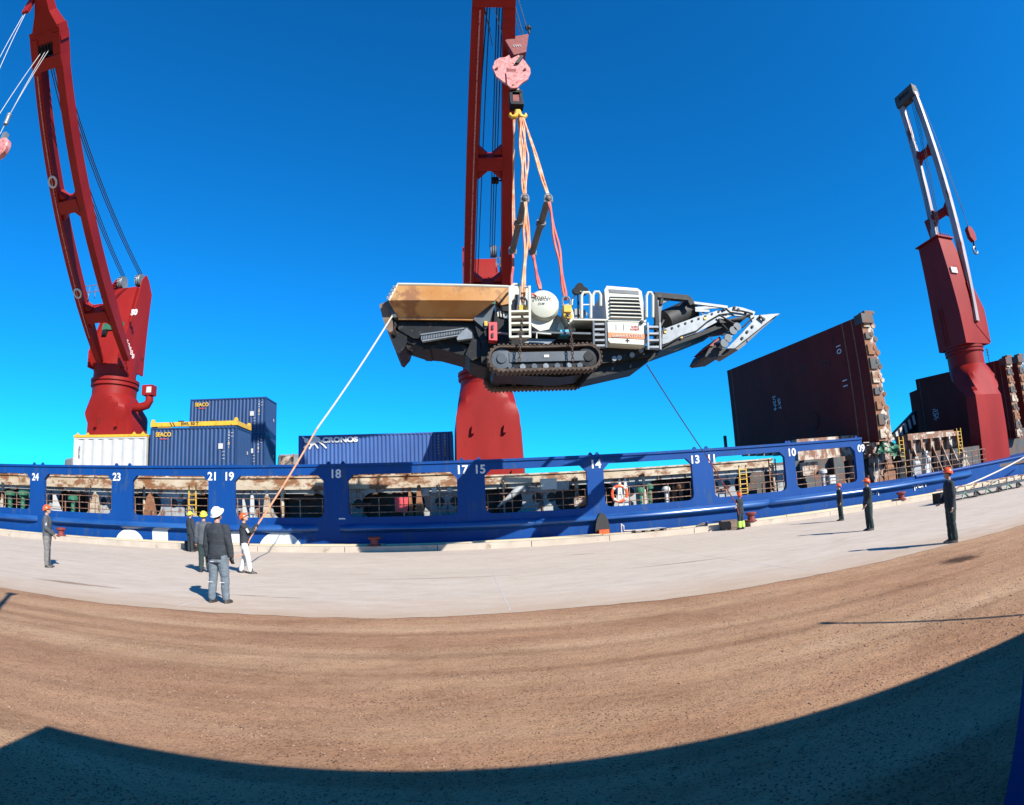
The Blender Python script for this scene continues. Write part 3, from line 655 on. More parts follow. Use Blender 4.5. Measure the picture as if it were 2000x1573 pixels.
# ------------------------------------------------------------------ containers
def container(lab, X0, Y0, Z0, Lg, m, dirx=1, grp='blue shipping containers on the ship', H=2.59, W=2.44, pitch=.28, roofm=None):
    t = thing('shipping_container', lab, 'container', (X0, Y0, Z0), grp)
    X1, Y1, Z1 = X0+Lg, Y0+W, Z0+H; d = .05
    def corr(n, a, b, o0, o1):  # zigzag profile between a and b
        pts = []; k = max(4, round((b-a)/n)); st = (b-a)/k
        for i in range(k):
            u = a+i*st; pts += [(u, o0), (u+st*.25, o0), (u+st*.5, o1), (u+st*.75, o1)]
        pts.append((b, o0)); return pts
    for Yf, sg in ((Y0, 1), (Y1, -1)):
        b = MB(); pr = corr(pitch, X0+.1, X1-.1, Yf+sg*.02, Yf+sg*(.02+d)); k = len(pr)
        b.add([(x, y, Z0+.14) for x, y in pr]+[(x, y, Z1-.1) for x, y in pr], [(i, i+1, k+i+1, k+i) for i in range(k-1)]); b.build('side_panel', m, t, smooth=0)
    for Xf, sg in ((X0, 1), (X1, -1)):
        b = MB(); pr = corr(pitch*.9, Y0+.1, Y1-.1, Xf+sg*.02, Xf+sg*(.02+d)); k = len(pr)
        b.add([(x, y, Z0+.14) for y, x in pr]+[(x, y, Z1-.1) for y, x in pr], [(i, i+1, k+i+1, k+i) for i in range(k-1)]); b.build('end_panel', m, t, smooth=0)
    b = MB(); b.box((X0+.05, Y0+.05, Z1-.06), (X1-.05, Y1-.05, Z1-.03)); b.build('roof', roofm or m, t)
    b = MB()
    for x in (X0, X1-.11):
        for y in (Y0, Y1-.11): b.box((x, y, Z0+.12), (x+.11, y+.11, Z1-.12))
    for y in (Y0+.004, Y1-.064):
        b.box((X0+.11, y, Z0), (X1-.11, y+.06, Z0+.14)); b.box((X0+.11, y, Z1-.1), (X1-.11, y+.06, Z1-.005))
    for x in (X0+.004, X1-.064):
        b.box((x, Y0+.11, Z0), (x+.06, Y1-.11, Z0+.14)); b.box((x, Y0+.11, Z1-.1), (x+.06, Y1-.11, Z1-.005))
    b.build('frame', m, t, smooth=0)
    for x in (X0, X1-.18):
        for y in (Y0-.004, Y1-.156):
            for z in (Z0-.002, Z1-.118): MB().box((x, y, z), (x+.18, y+.16, z+.12)).build('corner_casting', m, t)
    return t, (X0, Y0, Z0, X1, Y1, Z1)
def logo_set(t, bx, lx=.13):
    X0, Y0, Z0, X1, Y1, Z1 = bx; y = Y0-.006
    text('SEACO', (X0+.98, y, Z1-.42), .36, M['yellow'], t, 'lettering', bold=.012)
    MB().box((X0+.72, y-.004, Z1-.70), (X0+1.3, y+.004, Z1-.66)).build('lettering', M['coral'], t)
    MB().box((X1-1.20, y-.004, Z1-1.32), (X1-.90, y+.004, Z1-1.0)).build('placard', M['white'], t)
    for i, z in enumerate((Z1-.34, Z1-.52, Z1-.70, Z1-.88, Z1-1.06, Z1-1.24)): text(random.choice(('U', '2', '4', '7', 'G', '1')), (X1-.52, y, z), .17, M['letter'], t, 'lettering')
    for i, z in enumerate((Z1-.4, Z1-.6, Z1-1.5, Z1-1.7, Z1-1.9)): text('==', (X1-.85 if i > 1 else X1-.3, y, z), .14, M['letter'], t, 'lettering')
    MB().box((X1-.56, y-.004, Z1-1.02), (X1-.46, y+.004, Z1-.94)).build('placard', M['yellow'], t)
    MB().box((X1-.002, (Y0+Y1)/2+.5, Z1-1.5), (X1+.006, (Y0+Y1)/2+.66, Z1-1.3)).build('placard', M['white'], t)
def fitY(pa, pb, Lg):
    a, b = at(*pa, 30), at(*pb, 30); return 30*Lg/(b.x-a.x)
Y = fitY((294, 835), (463, 832), 6.06); p = at(294, 836, Y)
tA, bA = container('blue corrugated container under the yellow lifting spreader', p.x, Y, p.z-2.59, 6.06, M['cblue']); logo_set(tA, bA)
Y2 = fitY((372, 780), (520, 775), 6.06); p = at(372, 780, Y2); ztop = p.z
tB, bB = container('topmost blue container of the two-high stack', p.x, Y2, ztop-2.59, 6.06, M['cblue']); logo_set(tB, bB)
tC, bC = container('lower blue container of the stack, half hidden by the container with the spreader', p.x, Y2, ztop-5.20, 6.06, M['cblue']); logo_set(tC, bC)
tF = at(488, 905, Y2-.6)
Yw = bA[1]+.3; p = at(145, 853, Yw); p2 = at(300, 850, Yw)
tW, bW = container('white container with yellow top frame left of the blue ones', p.x, Yw, p.z-2.55, 6.06, M['white'], H=2.5, pitch=.9, grp=None)
X0, Y0, Z0, X1, Y1, Z1 = bW
b = MB(); b.box((X0-.03, Y0-.03, Z1), (X1+.02, Y0+.2, Z1+.16)); b.box((X0-.03, Y1-.2, Z1), (X1+.02, Y1+.03, Z1+.16)); b.box((X0-.03, Y0+.2, Z1), (X0+.2, Y1-.2, Z1+.16)); b.box((X1-.2, Y0+.2, Z1), (X1+.02, Y1-.2, Z1+.16))
for x in (X0+.3, X0+1.2, X1-1.0, X1-.3): b.prism([(x-.15, Y0-.02, Z1+.16), (x+.15, Y0-.02, Z1+.16), (x, Y0-.02, Z1+.32)], (0, .1, 0))
b.build('top_frame', M['yellow'], tW)
text('MALLAR', (X0+.5, Y0-.008, (Z0+Z1)/2+.3), .22, M['charcoal'], tW, 'lettering', rot=-pi/2)
Yc = 39.3; LC = at(884, 842, Yc).x-at(583, 852, Yc).x; p = at(583, 851, Yc); q = at(885, 842, Yc); H = 2.59
tD, bD = container('long bright blue container between the tag line and the middle crane', p.x, Yc, (p.z+q.z)/2-H, LC, M['cblue2'], H=H)
X0, Y0, Z0, X1, Y1, Z1 = bD
text('CRONOS', at(664, 859, Yc-.02), .48, M['letter'], tD, 'lettering', bold=.025, sx=1.25)
a = at(612, 866, Yc-.02); b = MB()   # emblem of sprawling strokes
for u, v, r in ((-.5, .2, .18), (-.1, .1, .26), (.3, .25, .2), (.1, .42, .14)): b.lathe((a.x+u, a.y, a.z+v), [(.01, -.012), (r, -.008), (r, 0)], 10, 'y')
for u0, v0, u1, v1 in ((-.5, .2, -.8, .5), (-.3, .0, -.7, -.3), (.3, .2, .7, -.1), (.5, .2, .9, .05), (.1, 0, .35, -.35), (.7, -.1, .95, -.35), (-.1, -.05, -.3, -.4)):
    b.bar((a.x+u0, a.y-.006, a.z+v0), (a.x+u1, a.y-.006, a.z+v1), .1, .012, up=(0, 1, 0))
b.build('emblem', M['letter'], tD)
for i in range(8): text('8', (X1-.55, Y0-.008, Z1-.25-.2*i), .2, M['letter' if i < 4 else 'yellow'], tD, 'lettering')
for i in range(7): text('=', (X1-1.0, Y0-.008, Z1-.3-.2*i), .2, M['letter'], tD, 'lettering')
# lifting spreader on the front blue container
X0, Y0, Z0, X1, Y1, Z1 = bA
t = thing('container_spreader', 'yellow container spreader frame lying on the front blue container', 'spreader', (X0, Y0, Z1))
for y in (Y0+.0, Y1-.24): MB().box((X0, y, Z1+.07), (X1, y+.24, Z1+.33)).build('beam', M['yellow'], t)
for x in (X0, X1-.24): MB().box((x, Y0+.24, Z1+.07), (x+.24, Y1-.24, Z1+.33)).build('cross_beam', M['yellow'], t)
for x in (X0+.02, X1-.22):
    for y in (Y0+.02, Y1-.22):
        MB().prism([(x-.02, y, Z1+.33), (x+.24, y, Z1+.33), (x+.18, y, Z1+.52), (x+.04, y, Z1+.52)], (0, .18, 0)).build('lifting_lug', M['yellow'], t)
        MB().box((x+.03, y+.02, Z1+.01), (x+.17, y+.16, Z1+.07)).build('twist_lock', M['black'], t)
for x in (X0+2.0, X0+4.2): MB().box((x, Y0+.03, Z1+.33), (x+.35, Y0+.2, Z1+.42)).build('lifting_lug', M['black'], t)
for x in (X0+1.55, X0+1.75): MB().prism([(x, Y0-.004, Z1+.07), (x+.08, Y0-.004, Z1+.07), (x-.1, Y0-.004, Z1+.33), (x-.18, Y0-.004, Z1+.33)], (0, .02, 0)).build('marking', M['black'], t)
text('SWL 50 T', (X0+2.85, Y0-.008, Z1+.20), .25, M['black'], t, 'lettering', sx=1.2, bold=.008)
a = at(503, 912, Yw); b = MB(); b.prism([(bA[3]+.3, Y2-.8, a.z-.2), (bA[3]+1.9, Y2-.8, a.z-.2), (bA[3]+1.5, Y2-.8, a.z+.25), (bA[3]+.5, Y2-.8, a.z+.3)], (0, .5, 0))
tag(b.build('steel_wedge', M['yellow']), 'yellow steel piece at the foot of the container stack', 'steel fitting')
a = at(560, 900, 44); b = MB(); b.box((a.x-.5, 44, a.z-1.), (a.x+.35, 44.6, a.z+.3)); b.box((a.x-.6, 44, a.z+.3), (a.x+.45, 44.7, a.z+.4)); b.box((a.x+.42, 44.2, a.z-1), (a.x+.5, 44.3, a.z+.6))
tag(b.build('deck_hut', M['cream']), 'small pale hut between the containers in front of the far mesa', 'hut')

# ------------------------------------------------------------------ cranes
def ringc(cx, cy, z, r, n=32): return [(cx+r*cos(2*pi*(j+.5)/n), cy+r*sin(2*pi*(j+.5)/n), z) for j in range(n)]
def ringb(cx, cy, z, hx_, hy_, rr, n=32):
    out = []
    for j in range(n):
        a = 2*pi*(j+.5)/n; c, s = cos(a), sin(a); k = 1/max(abs(c)/(hx_), abs(s)/(hy_))
        x, y = c*k, s*k; e = hypot(x, y)
        if e > rr: x, y = x*rr/e, y*rr/e
        out.append((cx+x, cy+y, z))
    return out
def pedestal(t, cx, cy, hw, hd, r, zb, z1, z2, zf, lugs=True, top=None):
    tx, ty = top or (cx, cy)
    mb = MB(); rings = [ringb(cx, cy, zb, hw*1.02, hd, 9), ringb(cx, cy, zb+(z1-zb)*.5, hw*1.0, hd, 9), ringb(cx, cy, z1, hw*.96, hd*.97, 9)]
    for i in range(1, 9):
        u = i/8; rings.append(ringb(cx*(1-u)+tx*u, cy*(1-u)+ty*u, z1+(z2-z1)*u, hw*.96*(1-u)+r*u, hd*.97*(1-u)+r*u, (hw*.96*1.414)*(1-u)+r*u))
    rings += [ringc(tx, ty, z2, r), ringc(tx, ty, zf-.12, r)]
    mb.loft(rings); mb.build('pedestal', M['red'], t, smooth=24)
    mb = MB(); mb.lathe((tx, ty, zf), [(r, -.3), (r+.13, -.26), (r+.13, -.05), (r+.04, -.03), (r+.04, .03), (r+.15, .05), (r+.15, .26), (r, .3)], 40); mb.build('slewing_ring', M['red'], t)
    if lugs:
        for sx, z in ((-.45, z1-.3), (.45, z1-.3), (-.6, (zb+z1)/2-.5), (.6, (zb+z1)/2-.5)):
            MB().prism([(cx+sx*hw-.1, cy-hd, z), (cx+sx*hw+.1, cy-hd, z), (cx+sx*hw, cy-hd, z+.55)], (0, -.22, 0)).build('lug', M['red'], t)
def girder(mb, a, b, w, h, up): mb.bar(a, b, w, h, up)
def chord(mb, pts, w, ws, up):
    """box chord of width w, depth from ws, along pts"""
    for i in range(len(pts)-1): pass
    rings = []
    for i, p in enumerate(pts):
        p = Vector(p); d = (Vector(pts[-1])-Vector(pts[0])).normalized(); x = d.cross(Vector(up)).normalized(); y = x.cross(d); hh = ws[i]/2; hw = (w if not isinstance(w, list) else w[i])/2
        rings.append([p-x*hw-y*hh, p+x*hw-y*hh, p+x*hw+y*hh, p-x*hw+y*hh])
    mb.loft(rings)
def crane(name, lab, base, rr, hw, hd, zb, z1, z2, zf, boom, tower, extra=None):
    cx, cy = base; t = thing(name, lab, 'ship crane', (cx, cy, zb), 'red deck cranes of the ship')
    pedestal(t, cx, cy, hw, hd, rr, zb, z1, z2, zf)
    return t
# ---- shared tower + boom builder; d = horizontal unit vector the boom points to
def tower(t, cx, cy, r, zf, ztop, d, side_w=3.0, num=None):
    d = Vector((d[0], d[1], 0)).normalized(); s = Vector((-d.y, d.x, 0))      # d forward, s sideways
    c = Vector((cx, cy, 0)); mb = MB(); n = 24
    def rect(z, f, bk, hw): # front offset, back offset, half width -> ring of n points on a rectangle
        P = [c+d*f+s*hw, c+d*f-s*hw, c-d*bk-s*hw, c-d*bk+s*hw]; out = []
        for e in range(4):
            for k in range(n//4): q = P[e].lerp(P[(e+1) % 4], k/(n//4)); out.append(Vector((q.x, q.y, z)))
        return out
    def circ(z, rad):
        a0 = atan2((d+s).y, (d+s).x); return [Vector((cx+rad*cos(a0-2*pi*j/n), cy+rad*sin(a0-2*pi*j/n), z)) for j in range(n)]
    H = ztop-zf; Z = lambda u: zf+H*u
    mb.loft([circ(zf+.3, r*1.0), circ(zf+.75, r*1.0), rect(Z(.28), r*.86, r*.9, r*.92), rect(Z(.55), r*.45, r*.95, r*.72), rect(Z(.86), r*.05, r*1.0, r*.62), rect(Z(.92), -r*.1, r*.95, r*.58)])
    mb.build('tower', M['red'], t, smooth=18)
    for sg in (-1, 1):   # tall side cheeks carrying the top sheaves
        o = s*(r*.80)*sg; q = lambda f, u: c+o+d*f+Vector((0, 0, Z(u)))
        mb = MB(); mb.prism([q(r*1.0, .12), q(r*1.05, .26), q(r*.35, .62), q(-r*.05, .97), q(-r*.30, 1.04), q(-r*.62, 1.0), q(-r*1.02, .90), q(-r*1.05, .12)], s*(.14*sg)); mb.build('side_cheek', M['red'], t, smooth=0)
    for sg in (-1, 1):
        for k in range(3):
            o = s*(r*.5*sg+.16*(k-1)); p = c+o-d*(r*.35)+Vector((0, 0, Z(1.0))); mb = MB()
            rings = []
            for rad, h in ((.08, -.05), (.46, -.05), (.5, -.06), (.44, 0), (.5, .06), (.46, .05), (.08, .05)):
                rings.append([p+s*h+(d*cos(2*pi*j/20)+Vector((0, 0, 1))*sin(2*pi*j/20))*rad for j in range(20)])
            mb.loft(rings); mb.build('top_sheave', M['silver'], t)
    mb = MB(); mb.bar(c+s*r*.55+d*(r*.5)+Vector((0, 0, Z(.50))), c-s*r*.55+d*(r*.5)+Vector((0, 0, Z(.50))), .5, .5); mb.build('winch', M['green'], t)
    for sg in (-1, 1):
        b = MB(); b.cyl(c+s*(r*.35*sg-.18)+d*(r*.62)+Vector((0, 0, Z(.44))), c+s*(r*.35*sg+.18)+d*(r*.62)+Vector((0, 0, Z(.44))), .3, n=14); b.build('winch_drum', M['dark'], t)
    return d, s
def boom(t, fL, fR, hL, hR, cross=(.30, .62), w=.62, dep=1.0, s=None, plat=True, headext=3.2, bend=None, nwire=4, m=None, D0=None):
    m = m or M['red']
    """two chords from feet fL,fR to head hL,hR"""
    fL, fR, hL, hR = map(Vector, (fL, fR, hL, hR)); ax = ((hL+hR)/2-(fL+fR)/2).normalized(); sx = (fR-fL).normalized(); nrm = sx.cross(ax).normalized()
    for a, b in ((fL, hL), (fR, hR)):
        mb = MB(); k = 8; P = [a.lerp(b, i/k) for i in range(k+1)]; D = [.45, dep*.85, dep, dep, dep*.98, dep*.95, dep*.9, dep*.85, dep*.8]
        rings = []
        for p, hh in zip(P, D): rings.append([p-sx*w/2-nrm*hh/2, p+sx*w/2-nrm*hh/2, p+sx*w/2+nrm*hh/2, p-sx*w/2+nrm*hh/2])
        mb.loft(rings); mb.build('chord', m, t, smooth=10)
    if w < .7: MB().tube([fL.lerp(hL, u_c)-nrm*(dep*.52)+sx*.08 if nrm.y > 0 else fL.lerp(hL, u_c)+nrm*(dep*.52)+sx*.08 for u_c in (.12, .4, .7, .97)], .04, 6).build('conduit', M['pink'], t)
    for u in cross:
        a, b = fL.lerp(hL, u), fR.lerp(hR, u); mb = MB(); mb.bar(a+sx*w/2, b-sx*w/2, dep*.92, .95, up=nrm)
        for e, g_ in ((a+sx*w/2, 1), (b-sx*w/2, -1)):
            for q in (-1, 1): mb.prism([e-nrm*dep*.3+ax*q*.47, e+ax*q*.95-nrm*dep*.3, e+sx*g_*.5+ax*q*.47-nrm*dep*.3], nrm*dep*.6)
        mb.build('cross_member', M['red'], t, smooth=10)
    # head box with sheaves
    mb = MB(); a, b = hL, hR; e = headext; c0, c1 = a-sx*w/2, b+sx*w/2
    mb.loft([[c0-nrm*.42-ax*.5, c1-nrm*.42-ax*.5, c1+nrm*.42-ax*.5, c0+nrm*.42-ax*.5], [c0-nrm*.45+ax*e*.1, c1-nrm*.45+ax*e*.1, c1+nrm*.5+ax*e*.1, c0+nrm*.5+ax*e*.1]])
    for p in (a, b): mb.bar(p+ax*e*.1, p+ax*e*.75, w, .9, up=nrm)
    mb.bar(a+ax*e*.72-sx*w/2, b+ax*e*.72+sx*w/2, .9, .8, up=nrm)
    mb.build('boom_head', M['dgrey'] if w > .7 else M['red'], t, smooth=10)
    for k in range(5):
        p = a.lerp(b, .22+.14*k)+ax*e*.4; rings = []
        for rad, h in ((.08, -.05), (.5, -.06), (.44, 0), (.5, .06), (.08, .05)): rings.append([p+sx*h+(ax*cos(2*pi*j/18)+nrm*sin(2*pi*j/18))*rad for j in range(18)])
        mb = MB(); mb.loft(rings); mb.build('head_sheave', M['dark'], t)
    return ax, sx, nrm
def hoist_wires(t, tops, ends, m, r=.022, sag=0):
    for a, b in zip(tops, ends):
        mb = MB(); mb.tube(wirecurve(a, b, sag, 8), r, 5); mb.build('hoist_rope', m, t)

ZD = 3.9
# middle crane
YCR = 37.5; cxm = at(955, 850, YCR-2).x; 
t2 = thing('ship_crane', 'middle red crane lifting the crushing machine', 'ship crane', (cxm, YCR, 1.4), 'red deck cranes of the ship')
pedestal(t2, cxm, YCR, 2.22, 1.7, 1.66, 1.4, at(950, 836, YCR-2).z, at(950, 742, YCR-2).z, at(950, 722, YCR-2).z)
zf2 = at(950, 722, YCR-2).z
tower(t2, cxm+.15, YCR, 1.62, zf2, at(940, 490, YCR).z+.2, (0, -1))
YF, YT = 35.4, 18.2
fL, fR = at(913, 690, YF), at(988, 690, YF); hL, hR = at(935, -6, YT), at(994, -6, YT); z_ = (fL.z+fR.z)/2; fL.z = fR.z = z_; z_ = (hL.z+hR.z)/2; hL.z = hR.z = z_
def ucross(f, h, yp):   # parameter along the chord where it is seen at picture row yp
    lo, hi = 0, 1
    def row(u):
        p = f.lerp(h, u)-Vector((0, 0, EYE)); x, y, z = r_.dot(p), f_.dot(p), u_.dot(p); th = atan2(hypot(x, z), y); return 786-z/hypot(x, z)*th*FP
    for _ in range(30):
        m_ = (lo+hi)/2
        if row(m_) > yp: lo = m_
        else: hi = m_
    return lo
ax, sx, nrm = boom(t2, fL, fR, hL, hR, cross=(ucross(fL, hL, 560), ucross(fL, hL, 316)), w=.58, dep=.8)
tops = [Vector((cxm+.1+dx, YCR+.6, at(940, 490, YCR).z+.6)) for dx in (-1.1, -.95, -.8, .62, .78, .94)]
ends = [hL.lerp(hR, u)+ax*1.2+nrm*.3 for u in (.18, .26, .34, .6, .68, .78)]
for a, b_ in zip(tops, ends): MB().tube(wirecurve(a, b_, .25, 10), .035, 5).build('luffing_rope', M['wire'], t2)
for u, v, dx in ((.22, .3, -.55), (.4, .44, -.4)):
    MB().tube(wirecurve(Vector((cxm+dx, YCR-1.0, zf2+5.2)), hL.lerp(hR, u)+ax*.9, .3, 10), .03, 5).build('hoist_rope', M['wire'], t2)
# railed platform at the boom foot
u0 = ucross(fL, hL, 552); a, b_ = fL.lerp(hL, u0), fR.lerp(hR, u0)
def handrail(t, a, b_, nrm_dir, up_=Vector((0, 0, 1)), m=None):
    mb = MB(); a = Vector(a); b_ = Vector(b_)
    for h in (.5, .95): mb.cyl(a+up_*h, b_+up_*h, .025, n=6)
    for i in range(5): p = a.lerp(b_, i/4); mb.cyl(p, p+up_*.95, .025, n=6)
    mb.build('handrail', m or M['rail'], t)
handrail(t2, a+sx*1.6+Vector((0, -.4, .45)), b_+sx*.35+Vector((0, -.4, .45)), None)
# floodlight on the boom
p = fR.lerp(hR, ucross(fL, hL, 353))-sx*.55; t_ = MB(); t_.box(p-Vector((.28, .15, .12)), p+Vector((.1, .15, .14))); t_.bar(p, p+sx*.4, .06); t_.build('floodlight', M['dark'], t2)

# left crane
Y1c = 36.0; cx1 = at(225, 760, Y1c).x
t1 = thing('ship_crane', 'left red crane standing behind the white container', 'ship crane', (cx1, Y1c, 1.4), 'red deck cranes of the ship')
zf1 = at(223, 752, Y1c).z
pedestal(t1, cx1+.45, Y1c, 2.05, 1.5, 1.75, 1.4, at(230, 832, Y1c).z, at(225, 776, Y1c).z, zf1, top=(cx1-.05, Y1c))
tower(t1, cx1-.15, Y1c, 1.68, zf1, at(245, 545, Y1c).z, (0, -1))
YF, YT = 34.2, 17.0
fL, fR = at(195, 705, YF), at(249, 700, YF); fL.z = fR.z = (fL.z+fR.z)/2
hL, hR = at(79, 122, YT), at(121, 108, YT); hL.z = hR.z = (hL.z+hR.z)/2
ax, sx, nrm = boom(t1, fL, fR, hL, hR, cross=(ucross(fL, hL, 615), ucross(fL, hL, 402)), w=.50, dep=.9, headext=1.8)
# upper jib tip
mb = MB(); c0 = (hL+hR)/2+ax*1.6
mb.loft([[c0-sx*.85-nrm*.4, c0+sx*.95-nrm*.4, c0+sx*.95+nrm*.45, c0-sx*.85+nrm*.45], [c0-sx*.65+ax*1.0-nrm*.35, c0+sx*.35+ax*1.0-nrm*.35, c0+sx*.35+ax*1.0+nrm*.35, c0-sx*.65+ax*1.0+nrm*.35], [c0-sx*.55+ax*2.4-nrm*.3, c0-sx*.0+ax*2.4-nrm*.3, c0-sx*.0+ax*2.4+nrm*.3, c0-sx*.55+ax*2.4+nrm*.3], [c0-sx*.5+ax*5.5-nrm*.25, c0-sx*.15+ax*5.5-nrm*.25, c0-sx*.15+ax*5.5+nrm*.25, c0-sx*.5+ax*5.5+nrm*.25]])
mb.build('jib_tip', M['red'], t1, smooth=10)
p = c0+ax*2.1-sx*.95-nrm*.2
for k in (-.12, .12):
    mb = MB(); mb.lathe(p+Vector((0, k, 0)), [(.05, -.05), (.4, -.06), (.34, 0), (.4, .06), (.05, .05)], 16, 'y'); mb.build('jib_sheave', M['red'], t1)
MB().bar(p, p-Vector((0, 0, 1.3)), .4, .2).build('sheave_bracket', M['red'], t1)
jibp = p.copy(); hd1 = [hL.lerp(hR, u)+ax*.75 for u in (.3, .45, .62)]
tops = [Vector((cx1-.15+dx, Y1c+.5, at(245, 545, Y1c).z+.5)) for dx in (-.95, -.8, -.65, .7, .85, 1.0)]
ends = [hL.lerp(hR, u)+ax*1.0+nrm*.3 for u in (.45, .55, .65, .8, .9, .98)]
for a, b_ in zip(tops, ends): MB().tube(wirecurve(a, b_, .3, 12), .035, 5).build('luffing_rope', M['wire'], t1)
u0 = ucross(fL, hL, 603); a, b_ = fL.lerp(hL, u0), fR.lerp(hR, u0); handrail(t1, a+Vector((0, -.5, .4)), b_+Vector((0, -.5, .4)), None)
for yp in (352, 567):
    p = fL.lerp(hL, ucross(fL, hL, yp))+sx*.31; b = MB(); p = p-nrm*.1; rings = []
    p = fL.lerp(hL, ucross(fL, hL, yp))-nrm*(-.0)+sx*.18+Vector((0, -.36, -.36)); b = MB()
    R0 = .28; b.tube([p+sx*R0*cos(a)+ax*R0*1.2*sin(a) for a in [2*pi*i/16 for i in range(17)]], .07, 6); b.build('tally_ring', M['white'], t1)
# ventilation gooseneck
pts = [(262, 796), (275, 795), (287, 791), (292, 782), (292, 770)]; MB().tube([at(x, y, Y1c-.8) for x, y in pts], .30, 12).build('gooseneck_vent', M['red'], t1)
p = at(292, 763, Y1c-.8); MB().box(p-Vector((.45, .35, .35)), p+Vector((.4, .35, .35))).build('vent_head', M['red'], t1)
MB().box(p+Vector((-.05, -.37, -.2)), p+Vector((.35, -.35, .2))).build('placard', M['white'], t1)
text('50', at(262, 610, Y1c-1.6), .55, M['letter'], t1, 'lettering', bold=.03)
for i in range(5): text('8', at(248+3*i, 668+7*i, Y1c-1.95), .45, M['letter'], t1, 'lettering')
# load wires of the left crane leaving the picture, and its block
blk = at(2, 291, 15.0)
for a, b in ((hd1[2], (10, 240)), (hd1[1], (0, 262)), (hd1[0], (-30, 270))):
    MB().tube([a, at(*b, 15.2)], .022, 5).build('hoist_rope', M['wirel'], t1)
for a, b in ((jibp, (-20, 150)), (jibp-Vector((0, 0, .5)), (-16, 170))): MB().tube([a, at(*b, 14.2)], .018, 5).build('hoist_rope', M['wirel'], t1)
t = thing('hook_block', 'pinkish crane hook block hanging at the left picture edge', 'hook block', blk)
MB().lathe(blk, [(.05, -.2), (.42, -.2), (.5, -.12), (.5, .12), (.42, .2), (.05, .2)], 24, 'y').build('cheek_plate', M['pink'], t)
p = at(8, 270, 15.0); MB().box(p-Vector((.12, .12, .2)), p+Vector((.12, .12, .25))).build('rope_socket', M['silver'], t)
p = at(14, 234, 15.3); b = MB(); b.cyl(p-Vector((0, 0, .25)), p+Vector((0, 0, .2)), .12, n=12); b.sphere(p+Vector((0, 0, .25)), .14, 10); tag(b.build('rope_weight', M['silver']), 'small grey weight on the left crane wire', 'rope weight')

# right crane
Y3 = 36.0; cx3 = at(1880, 690, Y3).x
t3 = thing('ship_crane', 'right red crane with upright boom on the foredeck', 'ship crane', (cx3, Y3, 1.5), 'red deck cranes of the ship')
zf3 = at(1883, 686, Y3).z
YFR = 32.6; xfl, xfr = at(1916, 844, YFR).x, at(1968, 844, YFR).x; q_ = ray(1893, 844); ybk = min(xfl*q_.y/q_.x, YFR+3.6)
cyl = at(1884, 690, 36.2); cx3 = cyl.x
pedestal(t3, (xfl+xfr)/2, (YFR+ybk)/2, (xfr-xfl)/2, (ybk-YFR)/2, 1.85, 1.5, at(1915, 770, YFR).z, at(1893, 716, 36).z, zf3, False, top=(cx3, 36.2))
# tall slab tower
tl, tr = at(1801, 470, 37.9), at(1871, 466, 34.4); zt = (tl.z+tr.z)/2-.6
mb = MB(); b0 = [(cx3-1.9, 34.2), (cx3+1.9, 34.2), (cx3+1.9, 37.9), (cx3-1.9, 37.9)]; b1 = [(cx3-1.75, 34.6), (cx3+.3, 34.6), (cx3+.3, 37.6), (cx3-1.75, 37.6)]
mb.loft([[(x, y, zf3+.3) for x, y in b0], [(x, y, zf3+3.2) for x, y in b0], [(x, y, zt) for x, y in b1]]); mb.build('tower', M['red'], t3, smooth=10)
mb = MB(); mb.box((cx3-2.0, 34.4, zt), (cx3+.45, 37.8, zt+.12)); 
for k in range(6): mb.cyl((cx3-1.4+k*.3, 34.6, zt+.12), (cx3-1.4+k*.3, 34.6, zt+.45), .05, n=6)
mb.build('tower_cap', M['red'], t3)
for y in (34.15, 37.85):
    MB().prism([(cx3+.2, y, zf3+2), (cx3+2.0, y, zf3+.4), (cx3+2.1, y, zf3+3.6), (cx3+.9, y, zf3+6.2), (cx3+.4, y, zf3+6.2)], (0, .12, 0)).build('side_cheek', M['red'], t3)
ladder_b = MB()
for s_ in (-.22, .22): ladder_b.bar((cx3-1.97, 36.6+s_, zf3+.6), (cx3-1.95, 36.6+s_, zf3+4.2), .05)
for i in range(12): ladder_b.bar((cx3-1.97, 36.38, zf3+.8+.28*i), (cx3-1.97, 36.82, zf3+.8+.28*i), .035)
ladder_b.build('ladder', M['red'], t3)
MB().lathe((cx3-.6, 34.3+.1, zt-3.2), [(.28, 0), (.36, 0), (.36, -.05), (.28, -.05)], 20, 'y').build('hatch_ring', M['red'], t3)
p = at(1862, 528, 34.35); MB().box(p+Vector((-.4, -.12, -.25)), p+Vector((.5, .05, .3))).build('placard', M['white'], t3)
fR, hR = at(1905, 628, 34.3), at(1785, 182, 34.7); fL = Vector((fR.x, 37.7, fR.z)); hL = Vector((hR.x-.2, 37.1, hR.z))
M_save = M['red']
ax, sx, nrm = boom(t3, fL, fR, hL, hR, cross=(ucross(fR, hR, 575), ucross(fR, hR, 405), ucross(fR, hR, 288)), w=.74, dep=.46, headext=.8, m=M['fboom'])
for k in range(5): MB().bar(hL.lerp(hR, .2+.15*k)+ax*.6, hL.lerp(hR, .2+.15*k)+ax*1.1, .22, .4).build('head_lug', M['dark'], t3)
for dy in (-1.2, -.9, -.6, .5, .8):
    MB().tube(wirecurve((cx3-.6, 36+dy*.7, zt+.4), (hL+hR)/2+Vector((0, dy*.8, 0)), .2, 8), .03, 5).build('luffing_rope', M['wire'], t3)
p = at(1819, 448, 37.9); MB().bar(p-Vector((0, 0, 1.2)), p+Vector((-.2, 0, 1.0)), .5, .6).build('rope_guide', M['red'], t3)
bl = at(1896, 458, 36.0)
for dx, dy in ((-.15, -.3), (.15, .3)): MB().tube(wirecurve(hR+Vector((.2, dy, -1.)), bl+Vector((dx, dy*.2, .5)), 1.0, 12), .028, 5).build('hoist_rope', M['wire'], t3)
